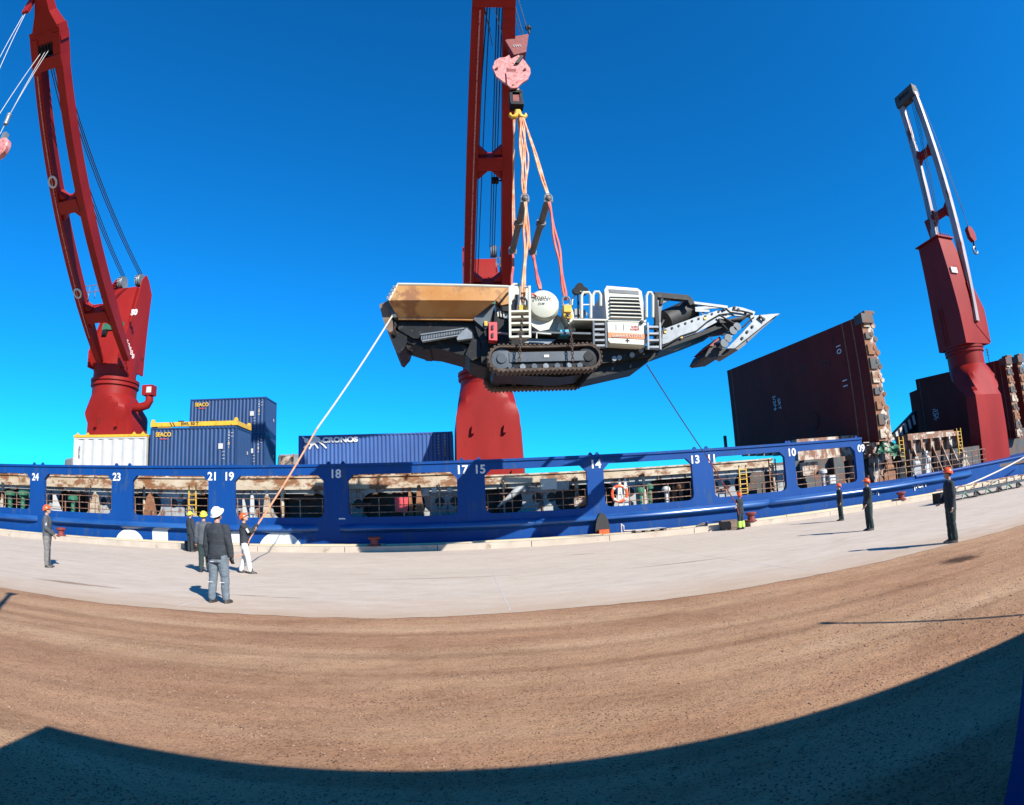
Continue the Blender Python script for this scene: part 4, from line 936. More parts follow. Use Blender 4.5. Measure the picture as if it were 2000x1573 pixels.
t = thing('hook_block', 'small dark red hook block hanging beside the right crane boom', 'hook block', bl)
MB().prism([bl+Vector((x, -.25, z)) for x, z in ((-.55, .5), (-.25, .85), (.25, .75), (.55, .1), (.45, -.6), (-.05, -.85), (-.5, -.4))], (0, .5, 0)).build('cheek_plate', M['red'], t)
p2 = at(1905, 488, 36); MB().cyl(bl-Vector((-.1, 0, .7)), p2+Vector((0, 0, .1)), .12, n=10).build('swivel', M['dark'], t)
MB().tube([p2+Vector((.35*cos(a), 0, -.05+.38*sin(a))) for a in [pi*.5+i*pi*1.5/10 for i in range(11)]], [.12]*8+[.1, .08, .04], 8).build('hook', M['silver'], t)

# ------------------------------------------------------------------ standing hatch covers
def hatch(name, lab, nb, nt_, fb, ft, marks, thick=.5, lights=()):
    """nb/nt = near bottom/top point, fb/ft = far bottom/top point"""
    nb, nt_, fb, ft = map(Vector, (nb, nt_, fb, ft)); t = thing(name, lab, 'hatch cover', nb, 'hatch covers standing open')
    th = Vector((thick, 0, 0)); MB().prism([nb, fb, ft, nt_], th).build('panel', M['maroon'], t, smooth=0)
    MB().prism([nb+Vector((.02, -.06, .02)), nt_+Vector((.02, -.06, -.02)), nt_+Vector((thick, -.06, -.02)), nb+Vector((thick, -.06, .02))], (0, .05, 0)).build('edge_mute_strip', M['rust'], t)  # rust-coloured strip added over the near edge to tone down its sunlit red
    P = lambda u, v: (nb.lerp(fb, u)).lerp(nt_.lerp(ft, u), v)-Vector((.012, 0, 0))
    for u in (.045, .10, .955):
        MB().prism([P(u, 0), P(u+.006, 0), P(u+.006, 1), P(u, 1)], (.02, 0, 0)).build('seam_stripe', M['rust'], t)
    mb = MB()
    for u in (.25, .38, .5, .62, .74, .86):
        for v in (.06, .72):
            for a in (-.012, .012):
                for c in (-.022, .022): mb.prism([P(u+a-.004, v+c-.008), P(u+a+.004, v+c-.008), P(u+a+.004, v+c+.008), P(u+a-.004, v+c+.008)], (.02, 0, 0))
    mb.build('socket_pattern', M['black'], t)
    # stiffened edge with hinges and cleats
    mb = MB(); mb.prism([nb+Vector((thick, -.05, 0)), nb+Vector((thick+.5, -.05, 0)), nt_+Vector((thick+.5, -.05, 0)), nt_+Vector((thick, -.05, 0))], (0, 1.6, 0)); mb.build('folded_panel', M['cream'], t)
    h = (nt_-nb)
    for i in range(9):
        p = nb+h*(i+.5)/9; q = random.uniform(.35, .8); b = MB(); b.box(p+Vector((.12, -.18, -q/2)), p+Vector((.5+q*.3, -.0, q/2))); b.cyl(p+Vector((.55+q*.3, -.22, .1)), p+Vector((.55+q*.3, .1, .1)), .17, n=12)
        b.cyl(p+Vector((thick+.55, -.1, -.2)), p+Vector((thick+.55, .25, -.2)), .13+.1*random.random(), n=12); b.build('cleat', M[('coam', 'dgrey', 'rust', 'dgrey')[i % 4]], t)
    b = MB(); b.box(nt_+Vector((-.1, -.35, -.55)), nt_+Vector((.95, .5, .1))); b.box(nt_+Vector((.3, -.3, .1)), nt_+Vector((1.2, .4, .3))); b.build('hinge_arm', M['dgrey'], t)
    return t, P
nb, nt_ = at(1716, 862, 29.3), at(1697, 618, 29.3); nt_.x = nb.x; nb2 = at(1436, 874, 47.5); ft = at(1425, 724, 47.5); ft.x = nb2.x
tH, P = hatch('hatch_cover', 'large maroon hatch cover standing upright left of the right crane', nb, nt_, nb2, ft, None)
for s_, u, v, sz in (('10', .145, .80, .75), ('11', .14, .50, .75), ('2/2P6', .62, .46, .55), ('SRT', .585, .44, .55)):
    text(s_, P(u, v)-Vector((.01, 0, 0)), sz, M['letter'], tH, 'lettering', '-X', rot=-pi/2)
c_ = P(.36, .22); b = MB(); b.tube([c_+Vector((0, .62*cos(a), .62*sin(a))) for a in [2*pi*i/24 for i in range(25)]], .03, 5); b.build('painted_ring', M['black'], tH)
b = MB()
for u in (.30, .27): b.box(P(u, .215)+Vector((-.01, -.08, -.06)), P(u, .215)+Vector((.02, .08, .06)))
b.build('socket', M['black'], tH)
# upright dark post and trim below the cover
b = MB(); b.box(nb+Vector((.9, .2, -.9)), nb+Vector((1.45, .9, 2.0))); b.box(nb+Vector((.55, .1, -1.2)), nb+Vector((1.0, .8, 1.1)))
tag(b.build('cover_stay', M['cream']), 'pale steel stay at the near foot of the standing hatch cover', 'steel stay')
b = MB(); b.bar(nb+Vector((-.1, 0, -.12)), nb2+Vector((-.1, 0, -.12)), .3, .14); 
for i in range(14): p = nb.lerp(nb2, .03+i/15); b.box(p+Vector((-.25, -.2, -.75)), p+Vector((.4, .3+random.random()*.4, -.2)))
tag(b.build('hatch_track', M['cream']), 'rusty cream track under the big standing hatch cover', 'hatch track')
p = at(1417, 865, 47); b = MB(); b.box(p-Vector((.12, .1, .6)), p+Vector((.12, .1, .65))); tag(b.build('deck_post', M['dgrey']), 'small dark post left of the big standing hatch cover', 'post')
# second pair behind the right crane
XH = 48.6
def onX(x, y, X): d = ray(x, y); t_ = X/d.x; return Vector((X, d.y*t_, EYE+d.z*t_))
n0, n1 = onX(1984, 856, XH), onX(1962, 700, XH); f0, f1 = onX(1803, 850, XH), onX(1797, 738, XH); n1.y = n0.y; f1.y = f0.y; Yb = n0.y
tH2, P2 = hatch('hatch_cover', 'dark maroon hatch cover standing behind the right crane', n0, n1, f0, f1, None)
text('1UP7', P2(.83, .36), .6, M['letter'], tH2, 'lettering', '-X', rot=-pi/2); text('STY', P2(.80, .36), .6, M['letter'], tH2, 'lettering', '-X', rot=-pi/2)
f0, f1 = onX(1787, 850, XH+1.5), onX(1783, 765, XH+1.5); f1.y = f0.y; g0, g1 = f0+Vector((0, -3, 0)), f1+Vector((0, -3, .2))
hatch('hatch_cover', 'narrow dark hatch cover strip left of the one behind the right crane', g0, g1, f0, f1, None)
n2, n3 = onX(2008, 852, XH+4), onX(1994, 694, XH+4); n3.y = n2.y
hatch('hatch_cover', 'hatch cover at the extreme right edge of the picture', n2, n3, n2+Vector((0, 15, 0)), n3+Vector((0, 15, 0)), None)
# striped stair-like structure
t = thing('striped_ramp', 'black and white striped sloping ramp far behind the foredeck', 'ramp', at(1765, 850, 46))
MB().pp([(1735, 858), (1790, 800), (1795, 860)], 46, 46.6).build('ramp_body', M['dark'], t)
for i in range(6):
    x = 1741+8*i; MB().pp([(x, 856-8*i), (x+4, 853-8*i), (x+7, 858), (x+3, 860)] if i == 0 else [(x, 853-8*i), (x+4, 849-8*i), (x+8, 868-8*i), (x+4, 870-8*i)], 45.94, 45.98).build('stripe', M['white'], t)
p = at(1929, 690, 44); b = MB(); b.cyl(p-Vector((0, 0, 2)), p+Vector((0, 0, .6)), .05, n=6)
for z in (-.2, .15, .4): b.bar(p+Vector((-.4, 0, z)), p+Vector((.35, 0, z)), .07)
tag(b.build('antenna_mast', M['dark']), 'thin dark antenna mast behind the right crane', 'mast')

# ------------------------------------------------------------------ the hanging crushing machine
YN, YF_ = 18.55, 21.45
A = lambda x, y: (720+.22*x, 520+.22*y)
B = lambda x, y: (1060+.25*x, 520+.25*y)
cr = thing('crushing_machine', 'tracked rock crushing machine with rusty gold hopper hanging from the middle crane', 'crusher', at(1060, 760, 20))
def part(name, pts, y0, y1, m, par=cr, smooth=15): return MB().pp(pts, y0, y1).build(name, M[m], par, smooth)
def P3(x, y, Y): return at(x, y, Y)
# hopper: both sides, ends
def quad(name, pts, th, m, par=cr):   # pts = [(x,y,Y)...], slab of thickness th along Y
    return MB().prism([at(*p) for p in pts], (0, th, 0)).build(name, M[m], par, smooth=0)
y1, y2, y3 = 18.35, 18.2, 18.75
hu = [(777, 555, y1), (993, 560, y1), (966, 587, y2), (759, 586.5, y2)]; hl = [(759, 587, y2), (966, 587.5, y2), (925, 621, y3), (776, 619, y3)]
quad('hopper_side', hu, .06, 'gold'); quad('hopper_side', hl, .06, 'gold')
W = [at(*p) for p in hu+hl]; mir = lambda p: Vector((p.x, 40-p.y, p.z))
MB().prism([mir(p) for p in W[:4]], (0, -.06, 0)).build('hopper_side', M['gold'], cr, smooth=0)
MB().prism([mir(p) for p in W[4:]], (0, -.06, 0)).build('hopper_side', M['gold'], cr, smooth=0)
MB().prism([W[0], W[3], W[7], mir(W[7]), mir(W[3]), mir(W[0])], (.06, 0, 0)).build('hopper_end', M['gold'], cr, smooth=0)
MB().prism([W[7]+Vector((0, .1, 0)), W[6]+Vector((0, .1, 0)), mir(W[6]), mir(W[7])], (0, 0, -.1)).build('hopper_floor', M['dark'], cr)
b = MB(); b.tube([W[3], W[0], W[1]], .05, 6); b.tube([mir(W[3]), mir(W[0]), mir(W[1])], .05, 6); b.build('hopper_rim', M['cream2'], cr)
for k in range(4): p = W[0].lerp(W[3], .2+.22*k); MB().box(p+Vector((-.1, -.06, -.05)), p+Vector((.0, .05, .05))).build('rim_bolt', M['silver'], cr)
for k in range(4):
    u = .15+.23*k; a_, b_ = mir(W[0]).lerp(mir(W[1]), u), mir(W[3]).lerp(mir(W[2]), u); MB().bar(a_+Vector((0, .06, 0)), b_+Vector((0, .06, 0)), .12, .1).build('hopper_rib', M['dark'], cr)
part('hopper_sill', [A(255, 450), A(930, 462), A(925, 480), A(262, 470)], 18.75, 21.2, 'gold')
# feeder parts at the left end
part('tail_plate', [A(93, 340), A(165, 308), A(180, 380), A(212, 415), A(214, 572), A(190, 586), A(160, 562), A(128, 470)], 18.7, 21.2, 'wood')
part('tail_flap', [A(190, 245), A(165, 310), A(180, 400), A(225, 455), A(250, 450)], 18.6, 21.3, 'slate')
part('feeder_hook', [A(195, 600), A(250, 575), A(345, 560), A(340, 670), A(325, 715), A(268, 780), A(242, 766), A(215, 680)], 19.0, 20.9, 'dark')
part('feeder_frame', [A(255, 475), A(930, 480), A(990, 560), A(1050, 700), A(900, 690), A(620, 640), A(400, 640), A(262, 560)], 18.95, 21.0, 'dark')
part('cross_girder', [A(330, 590), A(480, 600), A(860, 700), A(1060, 830), A(1050, 900), A(920, 860), A(860, 795), A(640, 735), A(480, 720), A(340, 675)], 19.1, 20.8, 'dark')
for k, (u, v) in enumerate(((480, 740), (660, 745))): part('girder_foot', [A(u, 700), A(u+70, 712), A(u+66, 742), A(u+2, 738)], 19.15, 20.7, 'dark')
b = MB()
for k in range(26): u = 466+k*14.6; v = 606-k*2.45; b.pp([A(u, v), A(u+8, v-1), A(u+8, v+44), A(u, v+45)], 18.78, 18.84)
b.pp([A(460, 600), A(850, 545), A(855, 552), A(462, 610)], 18.74, 18.9); b.pp([A(470, 655), A(800, 605), A(795, 615), A(478, 667)], 18.72, 18.9); b.build('side_grille', M['silver'], cr, smooth=0)
part('grille_backing', [A(462, 605), A(846, 548), A(846, 600), A(470, 660)], 18.86, 18.95, 'slate')
part('side_cover', [A(800, 605), A(870, 545), A(918, 590), A(920, 638), A(790, 655), A(782, 640)], 18.7, 18.9, 'silver')
for k in range(4): MB().tube([at(*A(330+12*k, 690+6*k), 19.2), at(*A(345+14*k, 725), 19.1), at(*A(390-20*k, 752-8*k), 19.2)], .03, 5).build('hose', M['black'], cr)
MB().tube([at(*A(205, 470), 18.9), at(*A(240, 520), 18.8), at(*A(225, 560), 18.8), at(*A(250, 600), 18.9)], .05, 6).build('hose', M['black'], cr)
# chassis
part('chassis_arch', [A(1010, 345), A(1120, 330), A(1080, 480), A(1040, 560), A(990, 520), A(930, 470)], 18.7, 18.82, 'slate')
part('chassis', [A(1110, 340), A(1120, 400), A(1160, 470), A(1440, 500), A(1480, 570), A(2030, 590), A(2280, 700), A(2280, 790), A(1900, 900), A(1100, 870), A(1040, 900), A(900, 850), A(900, 690), A(1060, 640), A(980, 560), A(930, 475), A(1040, 560), A(1075, 480)], 19.05, 20.9, 'dark', smooth=0)
part('wheel_arch', [A(930, 470), A(985, 520), A(1030, 600), A(1062, 680), A(1070, 760), A(1055, 860), A(1000, 850), A(1000, 690), A(960, 580)], 18.8, 19.05, 'dark')
part('belly_plate', [A(900, 690), A(930, 640), A(990, 660), A(1000, 800), A(920, 835), A(860, 780)], 18.85, 19.1, 'dark')
part('warning_plate', [A(1028, 485), A(1055, 487), A(1055, 527), A(1028, 525)], 18.62, 18.68, 'yellow')
part('control_box', [A(1068, 495), A(1140, 496), A(1142, 658), A(1068, 652)], 18.3, 18.7, 'coral')
for v in (520, 590): part('box_handle', [A(1092, v), A(1110, v), A(1110, v+38), A(1092, v+38)], 18.25, 18.3, 'black')
MB().tube([at(*A(1145, 595), 18.5), at(*A(1190, 593), 18.4), at(*A(1240, 600), 18.4)], .04, 6).build('pipe', M['silver'], cr)
part('tread_walk', [A(1450, 575), A(2050, 590), A(2050, 606), A(1450, 592)], 18.35, 19.05, 'slate')
part('side_step', [A(1440, 640), A(1660, 650), A(1600, 690), A(1380, 680)], 18.6, 19.05, 'silver')
MB().tube([at(*A(1490, 640), 18.3), at(*A(1492, 592), 18.3), at(*A(1540, 596), 18.3), at(*A(1620, 602), 18.3)], .03, 6).build('handrail', M['cream2'], cr)
# jaw crusher body (off-white) and flywheel guard
part('jaw_body', [A(1190, 200), A(1290, 170), A(1420, 195), A(1440, 470), A(1250, 490), A(1160, 470), A(1120, 340)], 19.3, 20.7, 'cream2', smooth=0)
part('jaw_side', [A(1130, 300), A(1240, 180), A(1255, 330), A(1180, 345)], 18.9, 19.3, 'gold')
part('machine_house', [A(1440, 480), A(1560, 450), A(1680, 430), A(1760, 480), A(1840, 560), A(1830, 580), A(1450, 575)], 19.1, 20.8, 'cream2', smooth=0)
part('vent_block', [A(1180, 330), A(1240, 330), A(1240, 470), A(1150, 440)], 19.1, 19.3, 'silver')
for k in range(3): part('vent_slot', [A(1140+25*k, 410-8*k), A(1152+25*k, 400-8*k), A(1156+25*k, 440), A(1148+25*k, 452)], 19.04, 19.1, 'cream2')
b = MB()
for k in range(3): MB().bar(at(*A(1150+20*k, 360+6*k), 19.25), at(*A(1230, 250+30*k), 19.25), .14, .1).build('strut', M['slate'], cr)
c_ = at(*A(1550, 350), 18.7); rr = (at(*A(1695, 350), 18.7)-at(*A(1405, 350), 18.7)).length/2
fw = MB().lathe(c_, [(.01, -.26), (rr*.55, -.25), (rr*.86, -.18), (rr*.97, -.06), (rr, .06), (rr, .55), (.01, .55)], 40, 'y').build('flywheel_guard', M['cream2'], cr, smooth=40)
part('guard_skirt', [A(1425, 440), A(1660, 440), A(1600, 560), A(1520, 575), A(1450, 530)], 18.75, 19.1, 'cream2', smooth=0)
text('metso', at(*A(1560, 275), 18.39), .22, M['charcoal'], cr, 'lettering', sx=1.25)
b = MB()
for k in range(3): b.bar(at(*A(1445+12*k, 240+10*k), 18.43), at(*A(1490, 262+6*k), 18.43), .045, .012, up=(0, 1, 0))
b.build('emblem', M['orange'], cr); text('C140', at(*A(1535, 330), 18.42), .10, M['charcoal'], cr, 'lettering')
# access ladder with white frame
def at_ladder(name, x0, x1, y0, y1, rungs, Y, m='cream2', dx=0, w=.07, deep=.22):
    t = MB()
    for x in (x0, x1): t.bar(at(x, y0, Y), at(x+dx, y1, Y), w, w)
    o = t.build(name, M[m], cr)
    for i in range(rungs):
        v = (i+.5)/rungs; yy = y0+(y1-y0)*v; a_, b_ = at(x0+dx*v, yy, Y), at(x1+dx*v, yy, Y)
        b = MB(); b.box((a_.x, Y-.02, a_.z-.03), (b_.x, Y+deep, a_.z+.03)); b.build('rung', M[m], o)
    return o
x0, yT = A(1250, 175); x1, yB = A(1432, 635)
o = MB()
for x in (A(1252, 0)[0], A(1428, 0)[0]): o.bar(at(x, A(0, 175)[1], 18.1), at(x+1, A(0, 635)[1], 18.1), .075, .075)
lad = o.build('ladder', M['cream2'], cr)
for v in (405, 455, 510, 570, 630):
    a_, b_ = at(*A(1256, v-2), 18.1), at(*A(1430, v+4), 18.1); MB().box((a_.x, 18.06, a_.z-.03), (b_.x, 18.3, a_.z+.035)).build('rung', M['cream2'], lad)
MB().tube([at(*A(1260, 340), 18.2), at(*A(1262, 180), 18.3), at(*A(1290, 158), 18.6), at(*A(1330, 160), 18.8), at(*A(1345, 200), 18.9), at(*A(1345, 400), 18.9)], .045, 6).build('handrail', M['cream2'], cr)
part('platform', [A(1255, 400), A(1440, 405), A(1440, 420), A(1255, 415)], 18.2, 19.2, 'cream2')
MB().tube([at(*A(1385, 190), 18.3), at(*A(1424, 180), 18.3), at(*A(1424, 400), 18.3)], .05, 6).build('handrail', M['cream2'], cr)
part('valve_block', [A(1300, 250), A(1380, 250), A(1390, 390), A(1310, 395)], 18.9, 19.3, 'slate')
part('tank', [A(1185, 350), A(1250, 350), A(1250, 400), A(1190, 395)], 18.95, 19.3, 'dark')
# tracks
def track(Y0, Y1, px0, px1, ytop, ybot, lab):
    a_, b_ = at(px0, (ytop+ybot)/2, Y0), at(px1, (ytop+ybot)/2, Y0); zt = (at(px0+30, ytop, Y0).z+at(px1-30, ytop, Y0).z)/2; zb = (at(px0+30, ybot, Y0).z+at(px1-30, ybot, Y0).z)/2
    R = (zt-zb)/2; zc = (zt+zb)/2; xl, xr = a_.x+R, b_.x-R; path = []
    Ls = xr-xl; per = 2*Ls+2*pi*R; n = 58
    def pos(s_):
        s_ %= per
        if s_ < Ls: return Vector((xl+s_, 0, zc+R-.04*sin(pi*s_/Ls))), 0
        s_ -= Ls
        if s_ < pi*R: a = s_/R; return Vector((xr+R*sin(a), 0, zc+R*cos(a))), a
        s_ -= pi*R
        if s_ < Ls: return Vector((xr-s_, 0, zc-R)), pi
        s_ -= Ls; a = pi+s_/R; return Vector((xl+R*sin(a), 0, zc+R*cos(a))), a
    t = MB()
    rings = []
    for i in range(n):
        p, a = pos(i*per/n); nx, nz = sin(a), cos(a); rings.append([Vector((p.x, Y0, p.z)), Vector((p.x, Y1, p.z)), Vector((p.x-nx*.07, Y1, p.z-nz*.07)), Vector((p.x-nx*.07, Y0, p.z-nz*.07))])
    rings.append(rings[0]); t.loft(rings, False)
    belt = t
    for i in range(n):
        p, a = pos((i+.5)*per/n); nx, nz, tx, tz = sin(a), cos(a), cos(a), -sin(a); h, q = .045, per/n*.34
        v = [];
        for yy in (Y0-.02, Y1+.02):
            v += [(p.x+tx*q, yy, p.z+tz*q), (p.x-tx*q, yy, p.z-tz*q), (p.x-tx*q*.5+nx*h, yy, p.z-tz*q*.5+nz*h), (p.x+tx*q*.5+nx*h, yy, p.z+tz*q*.5+nz*h)]
        belt.add(v, [(0, 1, 2, 3), (7, 6, 5, 4), (0, 4, 5, 1), (1, 5, 6, 2), (2, 6, 7, 3), (3, 7, 4, 0)])
    o = belt.build('crawler_track', M['track'], cr, smooth=0)
    MB().box((xl+.25, Y0+.08, zc-R*.30), (xr-.05, Y1-.1, zc+R*.45)).build('track_frame', M['slate'], o)
    MB().box((xl+.15, Y0+.16, zc-R*.75), (xr-.1, Y1-.12, zc-R*.30)).build('roller_frame', M['dark'], o)
    for x in (xl, xr):
        MB().lathe((x, Y0+.05, zc), [(.01, 0), (R*.35, 0), (R*.4, .05), (R*.78, .06), (R*.84, .1), (R*.84, .4), (.01, .4)], 26, 'y').build('drive_wheel', M['slate'] if x == xl else M['dark'], o)
    for i in range(7):
        x = xl+.3+(Ls-.6)*i/6; MB().cyl((x, Y0+.1, zc-R*.66), (x, Y1-.1, zc-R*.66), R*.22, n=14).build('roller', M['silver' if i % 2 else 'slate'], o)
    MB().box(((xl+xr)/2-.05, Y0+.06, zc+.0), ((xl+xr)/2+.12, Y0+.08, zc+.09)).build('placard', M['white'], o)
    return o
track(18.2, 18.75, 954, 1175, 672, 722, 'near'); track(21.15, 21.7, 947, 1143, 718, 757, 'far')
part('under_beam', [A(1080, 880), A(1930, 890), A(1900, 960), A(1700, 985), A(1110, 960)], 19.2, 20.6, 'dark')
for x in (1120, 1730):
    MB().pp([A(x, 850), A(x+70, 850), A(x+70, 930), A(x, 920)], 18.75, 21.15).build('axle_beam', M['dark'], cr)
# centre: pulleys, lamp pole, generator, cyan tank
part('cyan_tank', [A(1700, 565), A(1775, 560), A(1785, 610), A(1700, 612)], 18.4, 18.8, 'cyan')
MB().pp([B(125, 445), B(150, 440), B(172, 470), B(160, 500), B(110, 500)], 18.9, 19.2).build('hydraulic_unit', M['cream2'], cr)
part('engine_frame', [B(250, 420), B(500, 430), B(500, 620), B(260, 615)], 19.3, 20.8, 'dark')
part('floor_plate', [B(240, 408), B(500, 412), B(500, 424), B(240, 420)], 18.3, 20.8, 'cream2')
part('lift_bracket', [B(160, 300), B(215, 290), B(240, 360), B(250, 440), B(200, 450), B(165, 380)], 18.5, 19.0, 'cream2')
part('pulley_cover', [B(215, 350), B(255, 330), B(330, 340), B(350, 370), B(330, 405), B(220, 405)], 18.7, 19.4, 'silver')
MB().cyl(at(*B(280, 440), 18.7), at(*B(276, 215), 18.7), .035, n=8).build('lamp_pole', M['dark'], cr)
for dx, dz in ((-22, -5), (18, -12), (2, -35), (38, -2)):
    p = at(*B(285+dx, 200+dz), 18.7); MB().cyl(p+Vector((0, -.1, 0)), p+Vector((0, .12, .03)), .14, n=12).build('work_lamp', M['dark'], cr)
for (x0, x1, yt, yb) in ((303, 375, 205, 405), (392, 452, 200, 310), (810, 860, 205, 400)):
    MB().tube([at(*B(x0, yb), 18.35), at(*B(x0, yt+25), 18.35), at(*B(x0+14, yt), 18.35), at(*B(x1-14, yt), 18.35), at(*B(x1, yt+25), 18.35), at(*B(x1, yb), 18.35)], .055, 8).build('handrail', M['cream2'], cr)
MB().tube([at(*B(228, 330), 18.8), at(*B(230, 270), 18.8), at(*B(250, 220), 18.8), at(*B(300, 195), 18.6)], .03, 6).build('handrail', M['cream2'], cr)
MB().bar(at(*B(303, 300), 18.35), at(*B(375, 300), 18.35), .04).build('handrail', M['cream2'], cr)
for (x0, x1, y0, y1, n_) in ((395, 492, 425, 635, 5), (820, 915, 440, 650, 4)):
    a0 = MB()
    for x in (x0, x1): a0.bar(at(*B(x, y0), 18.3), at(*B(x+5, y1), 18.3), .06, .06)
    ld = a0.build('ladder', M['slate' if x0 < 500 else 'silver'], cr)
    for i in range(n_): v = y0+(y1-y0)*(i+.6)/n_; p, q = at(*B(x0, v), 18.3), at(*B(x1+4, v+8), 18.3); MB().box((p.x, 18.3, p.z-.035), (q.x, 18.55, p.z+.035)).build('rung', M['silver'], ld)
# engine housing with louvres
def hs_rect(x0, y0, x1, y1, dx=0): return [B(x0, y0), B(x1, y0), B(x1+dx, y1), B(x0+dx, y1)]
eh = part('engine_housing', [B(482, 185), B(500, 152), B(740, 172), B(772, 195), B(810, 425), B(806, 434), B(515, 430), B(500, 415)], 18.4, 21.2, 'cream2', smooth=0)
part('roof_grille', [B(515, 178), B(748, 192), B(752, 220), B(520, 206)], 18.385, 18.4, 'slate', eh)
b = MB()
for i in range(6):
    y = 236+28*i; k = i*2.2
    part('louvre', [B(524+k*.4, y), B(752+k*2, y+6), B(756+k*2, y+20), B(526+k*.4, y+12)], 18.36, 18.4, 'charcoal', eh)
    part('louvre_blade', [B(526+k*.4, y+12.5), B(756+k*2, y+20.5), B(758+k*2, y+27), B(527+k*.4, y+21)], 18.30, 18.4, 'cream2', eh)
eh2 = part('side_door', [B(506, 434), B(806, 440), B(812, 608), B(800, 614), B(528, 598), B(512, 580)], 18.4, 21.1, 'cream2', smooth=0)
part('stripe', [B(511, 515), B(811, 530), B(812, 570), B(512, 553)], 18.38, 18.4, 'tape', eh2)
text('Lokotrack LT1213S', at(*B(660, 542), 18.36), .13, M['white'], eh2, 'lettering', sx=1.05)
text('+', at(*B(664, 582), 18.38), .3, M['dark'], eh2, 'emblem')
for x in (572, 632, 748): part('door_seam', [B(x, 452), B(x+3, 452), B(x+4, 500), B(x+1, 500)], 18.385, 18.4, 'slate', eh2)
text('RAIN\nFOREST', at(*B(720, 482), 18.385), .10, M['coral'], eh2, 'lettering')
part('housing_lamp', [B(768, 420), B(790, 422), B(790, 440), B(768, 440)], 18.3, 18.4, 'black')
MB().box(at(*B(498, 430), 18.42), at(*B(504, 640), 18.48)) if 0 else None
part('base_frame', [B(470, 600), B(840, 625), B(900, 650), B(830, 700), B(450, 760), B(330, 880), B(340, 800), B(460, 690)], 19.0, 20.8, 'dark')
part('conveyor_lower', [B(440, 760), B(820, 690), B(905, 655), B(895, 690), B(760, 790), B(340, 884), B(330, 850)], 19.3, 20.7, 'dark')
for (u, v) in ((540, 790), (680, 770)): part('access_mark', [B(u, v), B(u+14, v-3), B(u+12, v+20), B(u-2, v+22)], 19.27, 19.3, 'slate')
part('conveyor_rail', [B(460, 705), B(820, 680), B(830, 690), B(440, 760)], 19.2, 19.3, 'silver')
for (u, v) in ((560, 720), (600, 712), (700, 690), (770, 655)): p = at(*B(u, v), 18.9); MB().cyl(p, p+Vector((0, .3, 0)), .09, n=10).build('roller_bracket', M['silver'], cr)
# frame around the engine exhaust and magnet
fr_ = MB(); fp = [(880, 650), (890, 440), (872, 225), (1140, 250)]
for a0, b0 in zip(fp[:-1], fp[1:]): fr_.bar(at(*B(*a0), 18.7), at(*B(*b0), 18.7), .14, .2)
fr_.bar(at(*B(1140, 250), 18.7), at(*B(1165, 300), 18.7), .12, .2); fr_.bar(at(*B(930, 250), 18.7), at(*B(925, 300), 18.7), .1); fr_.build('hoist_frame', M['dark'], cr)
part('frame_web', [B(885, 235), B(1000, 258), B(940, 290), B(925, 350), B(920, 470), B(940, 560), B(915, 650), B(900, 640)], 18.72, 18.85, 'slate')
MB().bar(at(*B(1145, 262), 21.0), at(*B(875, 235), 21.0), .14, .2).build('hoist_beam', M['dark'], cr)
MB().bar(at(*B(1140, 255), 18.7), at(*B(1140, 262), 21.0), .12, .15).build('hoist_beam', M['dark'], cr)
MB().cyl(at(*B(955, 430), 19.3), at(*B(1165, 335), 19.5), .42, n=20).build('magnet_drum', M['black'], cr)
part('drum_cradle', [B(940, 375), B(1010, 345), B(1180, 285), B(1160, 318), B(1030, 370), B(950, 410)], 19.2, 20.4, 'dark')
part('drum_support', [B(1150, 400), B(1200, 380), B(1215, 410), B(1130, 425)], 19.2, 20.4, 'black')
for k in range(2): MB().tube([at(*B(900+10*k, 650-200*k), 18.6), at(*B(920, 560-90*k), 18.5), at(*B(945, 480-60*k), 18.6)], .04, 6).build('hose', M['black'], cr)
# main discharge conveyor
part('conveyor_side', [B(938, 492), B(1200, 395), B(1370, 345), B(1440, 330), B(1540, 318), B(1600, 345), B(1480, 385), B(1380, 425), B(1200, 520), B(935, 610)], 19.0, 19.08, 'silver')
part('conveyor_side', [B(938, 492), B(1200, 395), B(1370, 345), B(1440, 330), B(1540, 318), B(1600, 345), B(1480, 385), B(1380, 425), B(1200, 520), B(935, 610)], 20.9, 20.98, 'silver')
part('conveyor_belt', [B(940, 510), B(1380, 360), B(1390, 372), B(940, 530)], 19.1, 20.88, 'black')
part('conveyor_bottom', [B(935, 612), B(1200, 522), B(1400, 445), B(1400, 478), B(1220, 550), B(925, 655)], 19.05, 20.9, 'dark')
MB().tube([at(*B(*q), 18.96) for q in ((950, 620), (1080, 545), (1200, 505), (1290, 430), (1380, 378), (1450, 370))], .028, 6).build('hose', M['black'], cr)
for k in range(9):
    u = 960+52*k; v = 500-18.5*k; p = at(*B(u, v), 18.97); MB().cyl(p, p+Vector((0, .06, 0)), .045, n=8).build('bolt', M['dark'], cr)
for (u, v) in ((958, 512), (1268, 405), (1085, 552)): part('warning_plate', [B(u-9, v-9), B(u+9, v-9), B(u+9, v+9), B(u-9, v+9)], 18.96, 18.99, 'yellow')
for (a0, b0, w_) in (((1150, 285), (1440, 322), .13), ((1190, 330), (1380, 318), .07), ((1190, 345), (1300, 350), .06)):
    for Y in (18.95, 20.95): MB().bar(at(*B(*a0), Y), at(*B(*b0), Y), w_, .1).build('tie_rod', M['silver'], cr)
MB().bar(at(*B(1240, 375), 19.0), at(*B(1290, 335), 19.0), .06).build('tie_rod', M['slate'], cr)
